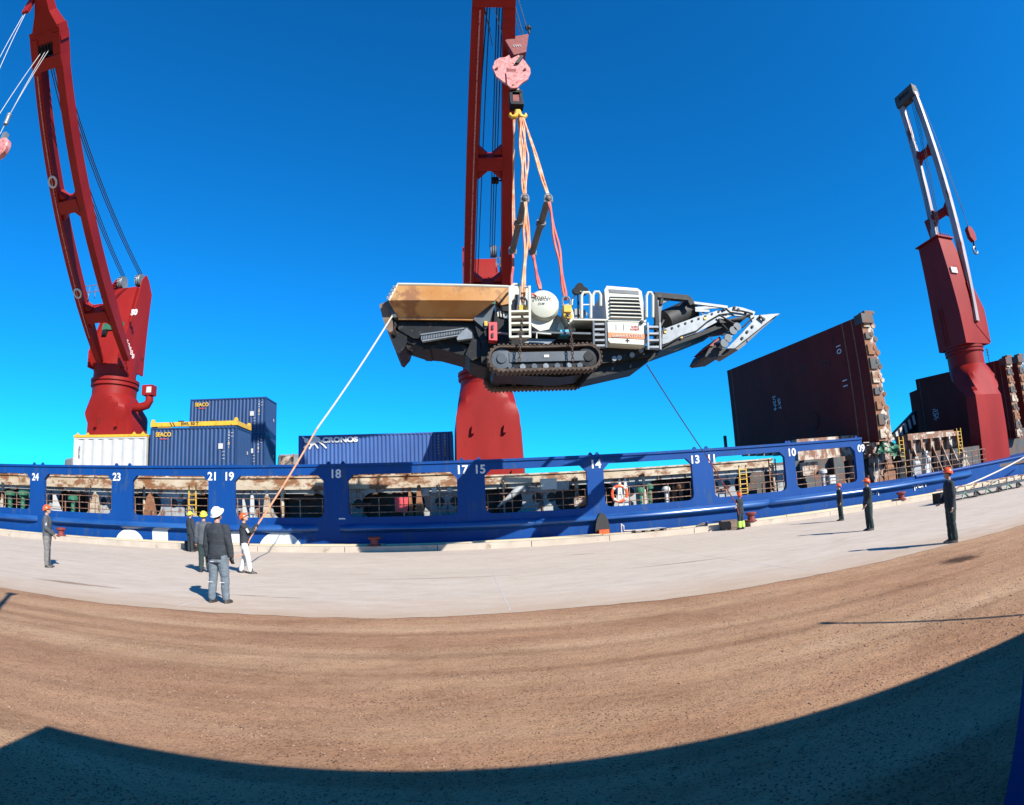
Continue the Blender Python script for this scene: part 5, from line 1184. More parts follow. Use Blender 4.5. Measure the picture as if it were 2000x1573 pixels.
# folding head of the conveyor
part('head_side', [B(1440, 330), B(1500, 312), B(1560, 322), B(1660, 355), B(1650, 385), B(1760, 375), B(1850, 368), B(1800, 400), B(1600, 560), B(1560, 590), B(1500, 640), B(1440, 640), B(1520, 560), B(1640, 430), B(1620, 395), B(1500, 385)], 18.95, 19.05, 'silver', smooth=0)
part('head_side', [B(1440, 330), B(1500, 312), B(1560, 322), B(1660, 355), B(1650, 385), B(1760, 375), B(1850, 368), B(1800, 400), B(1600, 560), B(1560, 590), B(1500, 640), B(1440, 640), B(1520, 560), B(1640, 430), B(1620, 395), B(1500, 385)], 20.9, 21.0, 'silver', smooth=0)
part('head_belt', [B(1790, 372), B(1855, 368), B(1700, 500), B(1605, 590), B(1580, 560), B(1680, 470)], 19.1, 20.85, 'bar')
part('head_chute', [B(1490, 635), B(1590, 560), B(1590, 605), B(1528, 655)], 19.1, 20.85, 'bar')
part('head_drum_box', [B(1378, 405), B(1440, 415), B(1540, 395), B(1600, 400), B(1560, 425), B(1460, 440), B(1385, 440)], 18.9, 20.8, 'black')
for (u, v, w_, h_) in ((1450, 560, 34, 30), (1490, 500, 30, 34), (1420, 600, 26, 26), (1520, 470, 22, 26)):
    part('motor', [B(u-w_, v+h_*.6), B(u+w_*.2, v-h_), B(u+w_, v-h_*.5), B(u-w_*.2, v+h_)], 18.7, 19.0, 'silver'); p = at(*B(u, v), 18.66); MB().cyl(p, p+Vector((0, .1, 0)), .16, n=12).build('motor_cap', M['slate'], cr)
for q in (((1400, 540), (1440, 520), (1470, 540), (1450, 580)), ((1480, 420), (1560, 410), (1600, 380), (1640, 375)), ((1400, 450), (1450, 500), (1500, 470)), ((1560, 480), (1620, 420), (1650, 400)), ((1480, 340), (1560, 350), (1640, 370)), ((1380, 380), (1480, 440), (1540, 460))):
    MB().tube([at(*B(*z), 18.85) for z in q], .035, 6).build('hose', M['black'], cr)
for (u, v) in ((1500, 320), (1530, 335), (1590, 360), (1700, 395), (1730, 410), (1420, 330), (1640, 470), (1600, 510), (1560, 560)):
    p = at(*B(u, v), 18.9); MB().cyl(p, p+Vector((0, .06, 0)), .055, n=8).build('bolt', M['dark'], cr)
MB().bar(at(*B(1690, 385), 18.85), at(*B(1735, 420), 18.85), .07).build('latch', M['black'], cr)
part('belt_scoop', [B(1268, 700), B(1300, 640), B(1380, 590), B(1420, 640), B(1470, 655), B(1400, 700), B(1290, 715)], 19.2, 20.8, 'black')
part('scoop_plate', [B(1305, 620), B(1385, 545), B(1395, 575), B(1330, 625)], 19.15, 20.8, 'bollard')
MB().tube([at(*B(1360, 705), 19.1), at(*B(1430, 700), 19.0), at(*B(1475, 650), 19.0)], .04, 6).build('hose', M['black'], cr)
part('scoop_arm', [B(1390, 620), B(1410, 615), B(1412, 640), B(1395, 642)], 19.1, 19.2, 'silver')
for q in (((970, 650), (1030, 655), (1090, 630), (1160, 600)), ((1290, 540), (1330, 580)), ((1400, 450), (1450, 520))):
    MB().tube([at(*B(*z), 19.3) for z in q], .018, 5).build('cable', M['roped'], cr)

# ------------------------------------------------------------------ hook block, slings, spreader bars
hy = 20.0
bc = at(998, 135, hy)
t = thing('hook_block', 'large pinkish twin-sheave hook block above the crushing machine', 'hook block', bc)
def outline(pts, Y0, Y1, name, m, par): return MB().pp(pts, Y0, Y1).build(name, M[m], par, smooth=20)
C_ = lambda x, y: (880+.1907*x, .1907*y)
outline([C_(560, 410), C_(640, 375), C_(800, 345), C_(775, 530), C_(650, 560)], hy-.35, hy+.35, 'weight', 'bollard', t)
text('SWL', at(*C_(685, 468), hy-.37), .22, M['white'], t, 'lettering', rot=.15)
p = at(*C_(795, 285), hy); b = MB(); b.sphere(p, .16, 12); b.cyl(p, at(*C_(805, 345), hy), .05, n=8); b.build('rope_socket', M['dark'], t)
left = [C_(430, 690), C_(455, 620), C_(500, 590), C_(560, 585), C_(600, 560), C_(620, 600), C_(700, 560), C_(760, 620), C_(815, 700), C_(820, 745), C_(790, 810), C_(730, 850), C_(700, 880), C_(670, 905), C_(630, 905), C_(585, 860), C_(540, 835), C_(470, 780)]
outline(left, hy-.32, hy-.2, 'cheek_plate', 'pink', t); outline(left, hy+.2, hy+.32, 'cheek_plate', 'pink', t)
for (x, y) in ((530, 715), (725, 715)):
    p = at(*C_(x, y), hy)
    for k in (-.1, .08): MB().lathe(p+Vector((0, k, 0)), [(.05, -.05), (.40, -.06), (.36, 0), (.40, .06), (.05, .05)], 24, 'y').build('sheave', M['dark'], t)
outline([C_(570, 735), C_(705, 735), C_(712, 860), C_(690, 895), C_(620, 900), C_(580, 860)], hy-.40, hy-.32, 'front_strap', 'pink', t)
for (x, y) in ((475, 690), (765, 700), (640, 870)): p = at(*C_(x, y), hy-.41); MB().cyl(p, p+Vector((0, .1, 0)), .06, n=10).build('bolt', M['bollard'], t)
outline([C_(580, 690), C_(600, 700), C_(660, 705), C_(670, 690), C_(670, 735), C_(580, 735)], hy-.36, hy-.32, 'keeper', 'bollard', t)
outline([C_(660, 640), C_(720, 560), C_(750, 570), C_(700, 640)], hy-.45, hy-.2, 'rope_guard', 'black', t)
p0, p1, p2, p3 = at(*C_(655, 900), hy), at(*C_(665, 975), hy), at(*C_(680, 1090), hy), at(*C_(690, 1150), hy)
MB().cyl(p0, p1, .20, .24, 14).build('swivel', M['cream'], t); b = MB(); b.box(p1+Vector((-.28, -.26, -.02)), p1+Vector((.28, .26, .12))); b.box(p2+Vector((-.28, -.26, -.06)), p2+Vector((.28, .26, .1))); b.box(Vector((p1.x-.28, hy-.24, p2.z)), Vector((p1.x-.16, hy+.24, p1.z))); b.box(Vector((p1.x+.16, hy-.24, p2.z)), Vector((p1.x+.28, hy+.24, p1.z))); b.build('link_frame', M['dark'], t)
MB().box(p1.lerp(p2, .5)-Vector((.16, .2, .2)), p1.lerp(p2, .5)+Vector((.16, .2, .2))).build('load_cell', M['bollard'], t)
for sg in (-1, 1):
    MB().tube([p3+Vector((sg*(.02+.02*0), 0, .1)), p3+Vector((sg*.05, 0, -.12)), p3+Vector((sg*.14, 0, -.26)), p3+Vector((sg*.26, 0, -.28)), p3+Vector((sg*.34, 0, -.18)), p3+Vector((sg*.33, 0, -.05))], [.11, .12, .12, .10, .08, .04], 10).build('ramshorn_hook', M['yellow'], t)
tipc = (Vector(at(935, -6, YT))+Vector(at(994, -6, YT)))/2
for (x, y, m_, dx) in ((985, 78, 'wirel', -.5), (958, 60, 'wire', -.9), (962, 90, 'wire', -.7), (1016, 66, 'wirel', .35), (1022, 66, 'wirel', .55), (1030, 58, 'wirel', .8)):
    MB().tube([at(x, y, hy), tipc+Vector((dx, .2, 2.4))], .02, 5).build('hoist_rope', M[m_], t)
hk = p3+Vector((0, 0, -.26))
ZB_ = 16.0
# spreader corners: near pair at Y=18.6, far pair at Y=21.4
def slingr(pts, lab, m, r=.045, name='lifting_sling', n=2):
    P = [Vector(p) for p in pts]; b = MB()
    for k in range(n):
        off = Vector(((k-(n-1)/2)*.10, 0, 0)); Q = [p+off*(1 if 0 < i < len(P)-1 else .3) for i, p in enumerate(P)]; QQ = []
        for i in range(len(Q)-1):
            for j in range(6): u = j/6; QQ.append(Q[i].lerp(Q[i+1], u)+Vector((.03*sin(u*pi*2+k*2.1), .02*cos(u*7+k), 0)))
        QQ.append(Q[-1]); b.tube(QQ, r, 6)
    return tag(b.build(name, M[m]), lab, 'sling', 'lifting slings from hook to machine')
LN, RN, LF, RF = at(1025, 388, 18.7), at(1071, 388, 18.7), at(1001, 490, 21.2), at(1040, 492, 21.2)
slingr([hk+Vector((.1, 0, 0)), hk.lerp(LN, .5)+Vector((.12, 0, 0)), LN+Vector((0, 0, .15))], 'pale orange sling bundle from the hook to the left near shackle', 'sling', .036, n=4)
slingr([hk+Vector((.2, 0, 0)), RN+Vector((0, 0, .15))], 'orange and white sling from the hook to the right near shackle', 'sling', .038, n=3)
slingr([hk+Vector((-.2, 0, 0)), LF+Vector((.05, 0, .15))], 'thin pale sling from the hook down the left to the far spreader end', 'sling', .035)
slingr([hk+Vector((0, .1, 0)), RF+Vector((-.1, 0, .15))], 'pale sling from the hook to the far end of the right spreader bar', 'sling', .035)
slingr([LN-Vector((0, 0, .15)), at(1027, 470, 18.6), at(1021, 590, 18.5)], 'orange sling from the left near shackle to the machine ladder', 'sling', .048, n=2)
slingr([RN-Vector((0, 0, .15)), at(1090, 490, 18.6), at(1105, 586, 18.6)], 'red sling from the right near shackle down to the yellow lifting eye', 'slingr', .048, n=2)
slingr([LF-Vector((0, 0, .15)), at(1000, 562, 21)], 'short dark red sling from the left bar beside the crane boom', 'slingr', .055, n=1)
slingr([RF-Vector((0, 0, .15)), at(1055, 565, 20.9)], 'short red sling from the right bar down behind the white round guard', 'slingr', .055, n=2)
for a_, b_, lab in ((LN, LF, 'left grey spreader bar beside the crane boom'), (RN, RF, 'right grey spreader bar, slanting down to the left')):
    t = thing('spreader_bar', lab, 'spreader bar', b_, 'grey spreader bars between the slings')
    MB().cyl(a_, b_, .13, n=14).build('tube', M['bar'], t)
    for e in (a_, b_): MB().sphere(e, .13, 12).build('end_fitting', M['bar'], t)
    m_ = a_.lerp(b_, .45); d_ = (b_-a_).normalized(); MB().cyl(m_-d_*.08, m_+d_*.08, .19, n=14).build('collar', M['bar'], t)
for p, lab in ((LN, 'shackle on top of the left spreader bar'), (RN, 'shackle on top of the right spreader bar'), (LF, 'shackle at the low end of the left spreader bar'), (RF, 'shackle at the low end of the right spreader bar'), (at(1021, 592, 18.45), 'shackle above the yellow hook at the ladder'), (at(1106, 590, 18.5), 'shackle above the yellow hook right of the guard')):
    t = thing('shackle', lab, 'shackle', p, 'steel shackles of the lifting gear')
    MB().tube([p+Vector((.14*cos(a), 0, .02+.19*sin(a))) for a in [-.9+i*(pi+1.8)/12 for i in range(13)]], .035, 6).build('bow', M['silver'], t)
    MB().cyl(p+Vector((-.17, 0, -.12)), p+Vector((.17, 0, -.12)), .035, n=8).build('pin', M['silver'], t)
for (x, y, lab) in ((1021, 604, 'yellow lifting hook in front of the ladder top'), (1108, 604, 'yellow lifting hook right of the round guard')):
    p = at(x, y, 18.4); b = MB(); b.box(p+Vector((-.13, -.1, -.12)), p+Vector((.13, .1, .12))); b.tube([p+Vector((.12*cos(a), 0, -.2+.14*sin(a))) for a in [pi*.5+i*pi*1.5/9 for i in range(10)]], .05, 8)
    tag(b.build('lifting_hook', M['yellow']), lab, 'hook', 'yellow lifting hooks')
def chain(pts, lab):
    P = [Vector(p) for p in pts]; b = MB(); tot = sum((P[i+1]-P[i]).length for i in range(len(P)-1)); n = int(tot/.11)
    for i in range(n):
        s_ = tot*(i+.5)/n
        for j in range(len(P)-1):
            l = (P[j+1]-P[j]).length
            if s_ <= l: break
            s_ -= l
        d = (P[j+1]-P[j]).normalized(); c = P[j]+d*s_; e = Vector((1, 0, 0)) if i % 2 else Vector((0, 1, 0)); e = (e-d*e.dot(d)).normalized()
        b.tube([c+d*.075*sin(a)+e*.04*cos(a) for a in [k*pi/4 for k in range(9)]], .018, 5, False)
    return tag(b.build('chain', M['track']), lab, 'chain', 'lifting chains beside the near track')
chain([at(1021, 612, 18.05), at(1017, 665, 18.02), at(1014, 705, 18.05)], 'rusty chain hanging in front of the ladder over the track')
chain([at(1108, 612, 18.3), at(1116, 660, 18.05), at(1119, 705, 18.05)], 'rusty chain from the right yellow hook over the track')

# ------------------------------------------------------------------ quay furniture
def bollard(px_, y, lab, sc_=1., tilt=0):
    p = gr(px_, y); p = Vector((p.x, 26.15, .26)); t = thing('bollard', lab, 'bollard', p, 'red mooring bollards on the quay edge')
    MB().lathe(p, [(.30*sc_, 0), (.30*sc_, .05), (.19*sc_, .08), (.18*sc_, .27), (.19*sc_, .33)], 20).build('post', M['bollard'], t)
    MB().lathe(p, [(.19*sc_, .30), (.27*sc_, .33), (.29*sc_, .40), (.24*sc_, .45), (.05, .47)], 20).build('cap', M['bollard'], t)
bollard(223, 1053, 'red bollard in front of the first big white hull letter')
bollard(767, 1062, 'red bollard below number 18 on the quay edge', 1.05)
bollard(1391, 1026, 'red bollard on the quay edge below number 13', 1.0)
bollard(1674, 990, 'red bollard on the quay edge behind the two men at the right', 1.05)
p = at(1178, 1045, 26.85); t = thing('quay_fender', 'black rounded rubber fender with orange block between ship and quay', 'fender', (p.x, 26.85, .1))
MB().prism([(p.x+.36*cos(a), 26.85, .35+.95*max(sin(a), -.55)) for a in [2*pi*i/28 for i in range(28)]], (0, .4, 0)).build('pad', M['black'], t)
MB().box((p.x-.25, 26.5, .27), (p.x+.22, 26.84, .52)).build('block', M['orange'], t)
p0, p1 = at(1238, 1036, 26.3), at(1298, 1034, 26.3); t = thing('wooden_pallet', 'pale weathered pallet lying on the quay edge', 'pallet', (p0.x, 26, .27))
for k in range(5): MB().box((p0.x, 26.0+.19*k, .37), (p1.x, 26.12+.19*k, .40)).build('slat', M['white'], t)
for k in range(4): x = p0.x+(p1.x-p0.x-.15)*k/3; MB().box((x, 26.0, .275), (x+.15, 26.85, .365)).build('bearer', M['wood'], t)
p0, p1 = at(1408, 1038, 25.8), at(1441, 1036, 25.8); t_ = MB().box((p0.x, 25.5, .006), (p1.x, 26.0, .42)).box((p0.x+.04, 25.47, .08), (p1.x-.04, 25.5, .34)).box((p0.x-.3, 25.9, .42), (p1.x+.02, 26.1, .46))
tag(t_.build('wooden_crate', M['wood']), 'dark wooden box at the end of the kerb beside the man in high-vis boots', 'crate')
p = at(1214, 1036, 26.6); tag(MB().tube([(p.x, 26.6, .3), (p.x, 26.6, .75), (p.x+.12, 26.6, .62), (p.x+.12, 26.6, .4), (p.x+.5, 26.6, .38)], .03, 6).build('rope_end', M['ropew']), 'short pale bent rope end left of the pallet', 'rope')
p = at(1372, 1024, 26.4); tag(MB().tube([(p.x-.3, 26.4, .3), (p.x, 26.3, .42), (p.x+.25, 26.4, .32), (p.x+.3, 26.5, .45)], .05, 6).build('rope_coil', M['roped']), 'small dark rope heap left of the bollard below number 13', 'rope')
p0, p1 = at(364, 1068, 24.9), at(383, 1068, 24.9); tag(MB().box((p0.x-.1, 24.9, .006), (p1.x, 25.4, .46)).box((p0.x-.06, 24.87, .05), (p1.x-.04, 24.9, .4)).build('tool_chest', M['dark']), 'dark box standing at the kerb behind the distant man in the yellow helmet', 'box') 
# gangway / landing frame at the right edge of the quay
g0, g1 = gr(1850, 982), gr(2010, 948); d = (g1-g0).normalized(); s_ = Vector((-d.y, d.x, 0)); t = thing('gangway', 'grey folded gangway lying on the quay at the right edge', 'gangway', g0)
for k, z in ((0, .35), (.8, .35)):
    MB().bar(g0+s_*k+Vector((0, 0, z)), g1+s_*k+Vector((0, 0, z)), .08, .12).build('side_beam', M['slate'], t)
    MB().bar(g0+s_*k+Vector((0, 0, z+.32)), g1+s_*k+Vector((0, 0, z+.32)), .05, .05).build('handrail', M['cream'], t)
n_ = 11
for k in range(n_):
    p = g0.lerp(g1, k/(n_-1)); MB().bar(p+Vector((0, 0, .35)), p+Vector((0, 0, .67)), .05, .05).build('post', M['slate'], t)
    if k % 2 == 0: MB().bar(p+Vector((0, 0, .3)), p+d*1.0+Vector((0, 0, .65)), .04, .04).build('brace', M['cream'], t)
MB().prism([g0+Vector((0, 0, .36)), g1+Vector((0, 0, .36)), g1+s_*.8+Vector((0, 0, .36)), g0+s_*.8+Vector((0, 0, .36))], (0, 0, .04)).build('walkway', M['dark'], t)
for k in (.06, .32, .6, .85):
    p = g0.lerp(g1, k); b = MB(); b.cyl(p+Vector((0, 0, .17))-s_*.05, p+Vector((0, 0, .17))+s_*.08, .17, n=14); b.build('wheel', M['black'], t)
MB().box(g0+Vector((-.7, -.2, .05)), g0+Vector((.1, .4, .55))).build('hinge_block', M['dark'], t)
for k in range(7):
    p = g0.lerp(g1, .1+.13*k)+Vector((0, -.4, .08)); b = MB(); b.tube([p, p+Vector((.3, .1, .2+.1*random.random())), p+Vector((.55, 0, .05))], .05, 6)
    b.build('mooring_rope_end', M['dark' if k % 2 else 'green'], t)
# mooring rope from the bow to the quay, thinner ones beside
a = hside(2010, 884, -.3); b_ = gr(1866, 975); b_.z = .5
tag(MB().tube(wirecurve(Vector((60, 27.2, 4.0)) if 0 else at(2015, 884, 26.2), at(1866, 956, 22.5), .1, 14), .045, 8).build('mooring_rope', M['ropew']), 'pale mooring rope running up to the ship from the man at the right', 'rope', 'mooring ropes at the bow')
tag(MB().tube(wirecurve(at(2015, 925, 25.8), at(1920, 955, 25.2), .2, 10), .03, 6).build('mooring_rope', M['ropew']), 'thin lower mooring rope above the gangway', 'rope', 'mooring ropes at the bow')
# blue steel bin at the very right and the shed behind the camera that throws the foreground shade
e = gr(1960, 1573); e = Vector((e.x*.85, e.y*.85, 0)); t = thing('blue_skip', 'blue steel skip whose side fills the lower right corner', 'skip', e)
MB().box((e.x, e.y-1.7, .05), (e.x+3.2, e.y, 1.10)).build('body', M['blue'], t)
MB().box((e.x-.0, e.y-1.74, 1.10), (e.x+3.24, e.y+.0, 1.16)).build('rim', M['blue'], t)
for k in range(5): MB().box((e.x+.25+.6*k, e.y+.002, .1), (e.x+.33+.6*k, e.y+.05, 1.08)).build('rib', M['blue'], t)
KX, KY = .6/math.tan(SUN_EL), .8/math.tan(SUN_EL)      # shadow shift per metre of height
Hs = 2.8; xl, yf = -3.40+KX*Hs, 3.66-KY*Hs
t = thing('metal_shed', 'grey metal shed behind the photographer', 'shed', (xl, yf, 0))
ye = 3.66-KY*Hs
MB().box((xl, ye-9, 0), (xl+32, ye-1.05, Hs-.16)).build('wall', M['farshed'], t)
MB().box((xl-.0, ye-9.2, Hs-.15), (xl+32, ye, Hs)).build('roof', M['farshed'], t)  # unseen overhang, shaped low and forward to keep sky light off the foreground
tip = gr(1615, 1217); h_ = 2.25; px0 = Vector((tip.x+KX*(Hs+h_*.55), tip.y-KY*(Hs+h_*.55), 0)); 
tip2 = gr(1615, 1217); dz = 2.6
hh = (3.66-tip2.y)/KY  # negative: how far above the roof edge the tip is
hz = Hs-hh; MB().cyl((tip2.x+KX*hz, tip2.y-KY*hz, Hs), (tip2.x+KX*hz, tip2.y-KY*hz, hz), .035, n=8).build('roof_mast', M['farshed'], t)
MB().sphere((tip2.x+KX*(Hs+.45*(hz-Hs)), tip2.y-KY*(Hs+.45*(hz-Hs)), Hs+.45*(hz-Hs)), .07, 8).build('mast_joint', M['farshed'], t)
lt = gr(20, 1160); H_ = 7.0; pb_ = Vector((lt.x+KX*H_, lt.y-KY*H_, 0)); t = thing('lamp_post', 'lamp post outside the picture at the left whose shadow falls in', 'lamp post', pb_)
MB().cyl(pb_, pb_+Vector((0, 0, H_)), .08, .06, 12).build('pole', M['farshed'], t)
MB().box(pb_+Vector((-.1, -.08, H_)), pb_+Vector((.16, .08, H_+.06))).build('lamp_head', M['farshed'], t)

# ------------------------------------------------------------------ people
def remeshed(mb, vox, disp=0.):
    me = bpy.data.meshes.new('t'); me.from_pydata(mb.v, [], mb.f); me.update()
    import bmesh
    bm = bmesh.new(); bm.from_mesh(me); bmesh.ops.recalc_face_normals(bm, faces=bm.faces); bm.to_mesh(me); bm.free()
    o = bpy.data.objects.new('t', me); col.objects.link(o)
    m = o.modifiers.new('r', 'REMESH'); m.mode = 'VOXEL'; m.voxel_size = vox
    sm = o.modifiers.new('s', 'SMOOTH'); sm.factor = .5; sm.iterations = 4
    bpy.context.view_layer.update()
    dg = bpy.context.evaluated_depsgraph_get(); r = bpy.data.meshes.new_from_object(o.evaluated_get(dg)); bpy.data.objects.remove(o)
    if disp:
        for v in r.vertices:
            k = noise.noise(v.co*11)+.6*noise.noise(Vector((v.co.x*9, v.co.y*9, v.co.z*30))); v.co += v.normal*disp*k
    return r
def limb(mb, pts, rad, n=12):
    P = [Vector(p) for p in pts]
    for i in range(len(P)-1):
        mb.tube([P[i], P[i].lerp(P[i+1], .5), P[i+1]], [rad[i], (rad[i]+rad[i+1])/2*1.03, rad[i+1]], n)
    for p, r in zip(P, rad): mb.sphere(p, r*1.0, 10)
def ell(cx, cy, z, rx, ry, n=20): return [Vector((cx+rx*cos(2*pi*j/n), cy+ry*sin(2*pi*j/n), z)) for j in range(n)]
def person(foot, H, face, lab, jac, trs, helm, arms, legs=None, vest=None, bootm='boot', look=(0, 0), vox=.014, lean=(0, 0), extra=None, grp=None):
    """local frame: x to the person's left... (-x = right hand side), y forward, z up, 1.78 m tall; arms = ((elbow, wrist) left, (elbow, wrist) right)"""
    t = thing('person', lab, 'person', foot, grp); S = H/1.80; ca, sa = cos(face), sin(face)
    def T(v): return Vector(foot)+Vector(((v[0]*ca-v[1]*sa)*S, (v[0]*sa+v[1]*ca)*S, v[2]*S))
    legs = legs or (((.10, .0, .50), (.12, -.02, .09)), ((-.10, .0, .50), (-.12, -.02, .09)))
    lx, ly = lean
    pel = Vector((0, 0, .95)); ch = Vector((lx*.6, ly*.6, 1.33)); nk = Vector((lx, ly, 1.49)); hd = Vector((lx*1.1, ly*1.1+.015, 1.66))
    sh = [Vector((.185, 0, 0))+Vector((ch.x, ch.y, 1.43)), Vector((-.185, 0, 0))+Vector((ch.x, ch.y, 1.43))]
    hip = [Vector((.095, 0, .90)), Vector((-.095, 0, .90))]
    # body
    b = MB()
    b.loft([ell(0, 0, .86, .15, .10), ell(0, 0, .95, .165, .115), ell(lx*.3, ly*.3, 1.10, .14, .10), ell(ch.x, ch.y, 1.33, .17, .115), ell(ch.x, ch.y, 1.43, .15, .09), ell(nk.x, nk.y, 1.50, .06, .06)])
    limb(b, [nk-Vector((0, 0, .03)), hd-Vector((0, .02, .08))], [.058, .055])
    # head with jaw, nose, brow, ears turned towards what is looked at
    yaw, pit = look; R = Matrix.Rotation(yaw, 3, 'Z') @ Matrix.Rotation(pit, 3, 'X')
    Hd = lambda v: hd+R @ Vector(v)
    hb = MB(); hb.sphere((0, 0, 0), 1, 14, (.076, .094, .105)); hb.sphere((0, .03, -.06), 1, 12, (.055, .062, .055)); hb.sphere((0, .098, -.012), 1, 8, (.012, .018, .022)); hb.sphere((0, .075, -.055), 1, 8, (.026, .018, .010)); hb.sphere((0, .08, .022), 1, 8, (.05, .012, .008))
    for q in (-1, 1): hb.sphere((q*.078, -.005, -.01), 1, 8, (.012, .022, .032))
    b.add([Hd(v) for v in hb.v], hb.f)
    for i, (el, wr) in enumerate(arms): limb(b, [sh[i], el, wr], [.048, .038, .028])
    for i, (kn, an) in enumerate(legs): limb(b, [hip[i], kn, an], [.075, .052, .038])
    b.v = [T(v) for v in b.v]; me = remeshed(b, .010 if vox < .012 else .012)
    fb = MB()    # hands: palm, four unequal bent fingers, thumb from the side of the palm
    for i, (el, wr) in enumerate(arms):
        el, wr = Vector(el), Vector(wr); d = (wr-el).normalized(); sd = Vector((1, 0, 0)) if abs(d.x) < .8 else Vector((0, 0, 1)); nrm = d.cross(sd).normalized(); sd = nrm.cross(d).normalized()*(1 if i == 0 else -1)
        if nrm.y < 0 and abs(d.z) > .6: nrm = -nrm
        k = -nrm if d.z > .2 else nrm; side_ = d.cross(k).normalized()
        pc = wr+d*.055; g_ = MB(); g_.loft([[wr+side_*a*.026+k*c*.016 for a, c in ((-1, -1), (1, -1), (1, 1), (-1, 1))], [pc+side_*a*.040+k*c*.016 for a, c in ((-1, -1), (1, -1), (1, 1), (-1, 1))], [pc+d*.045+side_*a*.038+k*c*.012 for a, c in ((-1, -1), (1, -1), (1, 1), (-1, 1))]])
        for j, L_ in enumerate((.068, .078, .072, .056)):
            r0 = pc+d*.045+side_*(-.030+.020*j); p1 = r0+d*L_*.45+k*L_*.18; p2 = p1+d*L_*.18+k*L_*.36; p3 = p2-d*L_*.10+k*L_*.22; g_.tube([r0-d*.01, p1, p2, p3], [.0095, .009, .0085, .007], 7)
        r0 = pc-d*.015-side_*.036; g_.tube([r0, r0-side_*.022+d*.02+k*.012, r0-side_*.018+d*.048+k*.03, r0-side_*.004+d*.065+k*.042], [.012, .011, .010, .008], 7)
        fb.add([T(v) for v in g_.v], g_.f)
    import bmesh
    bm = bmesh.new(); bm.from_mesh(me); nv = len(bm.verts); vs = [bm.verts.new(v) for v in fb.v]
    for f in fb.f:
        try: fc = bm.faces.new([vs[i] for i in f]); fc.material_index = 2 if extra == 'gloves' else 0
        except ValueError: pass
    eb = MB()
    for q in (-1, 1): eb.sphere((q*.030, .084, .006), .0105, 8)
    eb.sphere((0, .091, -.055), 1, 8, (.020, .006, .0035))
    vs = [bm.verts.new(T(Hd(v))) for v in eb.v]
    for f in eb.f: fc = bm.faces.new([vs[i] for i in f]); fc.material_index = 1
    for v in bm.verts: v.co -= Vector(foot)
    for f in bm.faces: f.smooth = True
    m2 = bpy.data.meshes.new('body'); bm.to_mesh(m2); bm.free(); m2.materials.append(M['skin']); m2.materials.append(M['eye']); m2.materials.append(M['boot'])
    o = bpy.data.objects.new('body', m2); col.objects.link(o); o.parent = t
    def cloth(name, mb_, m, disp=.006, v=None):
        mb_.v = [T(q) for q in mb_.v]; me_ = remeshed(mb_, v or vox, disp)
        for q in me_.vertices: q.co -= Vector(foot)
        for p in me_.polygons: p.use_smooth = True
        me_.materials.clear(); me_.materials.append(M[m]); ob = bpy.data.objects.new(name, me_); col.objects.link(ob); ob.parent = t; OFF[ob.name] = Vector(foot); return ob
    b = MB(); b.loft([ell(0, 0, .84, .205, .150), ell(0, 0, .97, .202, .150), ell(lx*.3, ly*.3, 1.12, .190, .142), ell(ch.x, ch.y, 1.33, .230, .160), ell(ch.x, ch.y, 1.43, .205, .125), ell(nk.x, nk.y, 1.50, .085, .082), ell(nk.x, nk.y, 1.525, .078, .075)])
    for i, (el, wr) in enumerate(arms):
        el, wr = Vector(el), Vector(wr); limb(b, [sh[i], el, el.lerp(wr, .93)], [.090, .074, .060])
    jk = cloth('jacket', b, jac)
    b = MB(); b.loft([ell(0, 0, .78, .195, .140), ell(0, 0, .90, .205, .150), ell(0, 0, .98, .190, .138)])
    for i, (kn, an) in enumerate(legs):
        kn, an = Vector(kn), Vector(an); limb(b, [hip[i]+Vector((0, 0, -.02)), kn, an.lerp(kn, .04)], [.120, .088, .076])
    tr = cloth('trousers', b, trs, .009)
    for i, (kn, an) in enumerate(legs):
        an = Vector(an); q = MB(); s_ = .03 if i == 0 else -.03
        q.loft([ell(an.x, an.y+.005, an.z+.08, .058, .066, 12), ell(an.x, an.y+.01, an.z, .056, .072, 12), ell(an.x+s_*.4, an.y+.07, an.z-.045, .056, .135, 12), ell(an.x+s_*.4, an.y+.075, an.z-.085, .056, .145, 12)])
        q.v = [T(v) for v in q.v]; q.build('boot', M[bootm], t)
        if vest: # high-vis band on the lower leg
            kn = Vector(kn); c0, c1 = an.lerp(kn, .06), an.lerp(kn, .80); q = MB(); q.tube([c0, c0.lerp(c1, .5), c1], [.112, .116, .110], 14); q.v = [T(v) for v in q.v]; q.build('leg_band', M[vest], t)
    # helmet
    q = MB(); prof = [(.118, -.005), (.118, .03), (.108, .075), (.082, .108), (.045, .126), (.01, .130)]; z0 = .035
    q.loft([[Vector((r*cos(2*pi*j/22)*.92, r*sin(2*pi*j/22)*1.12-.005, z+z0)) for j in range(22)] for r, z in prof])
    q.add(*(lambda rr: ([Vector((.118*.92*cos(a)*k_, .118*1.12*sin(a)*k_+(.055 if k_ > 1 and sin(a) > .2 else .012 if k_ > 1 else 0)*max(sin(a), .0)-.005, z0+zz)) for zz in (.0, .010) for k_ in (1, 1.13) for a in [2*pi*j/22 for j in range(22)]],
            [(j, (j+1) % 22, 22+(j+1) % 22, 22+j) for j in range(22)]+[(44+j, 66+j, 66+(j+1) % 22, 44+(j+1) % 22) for j in range(22)]+[(22+j, 22+(j+1) % 22, 66+(j+1) % 22, 66+j) for j in range(22)]))(0))
    for k_ in (-.03, 0, .03): q.tube([Vector((k_, .10*cos(a)*1.1, z0+.03+.105*sin(a))) for a in [.5+.22*i for i in range(10)]], .007, 5)
    q.v = [T(Hd(v)) for v in q.v]; q.build('helmet', M[helm], t)
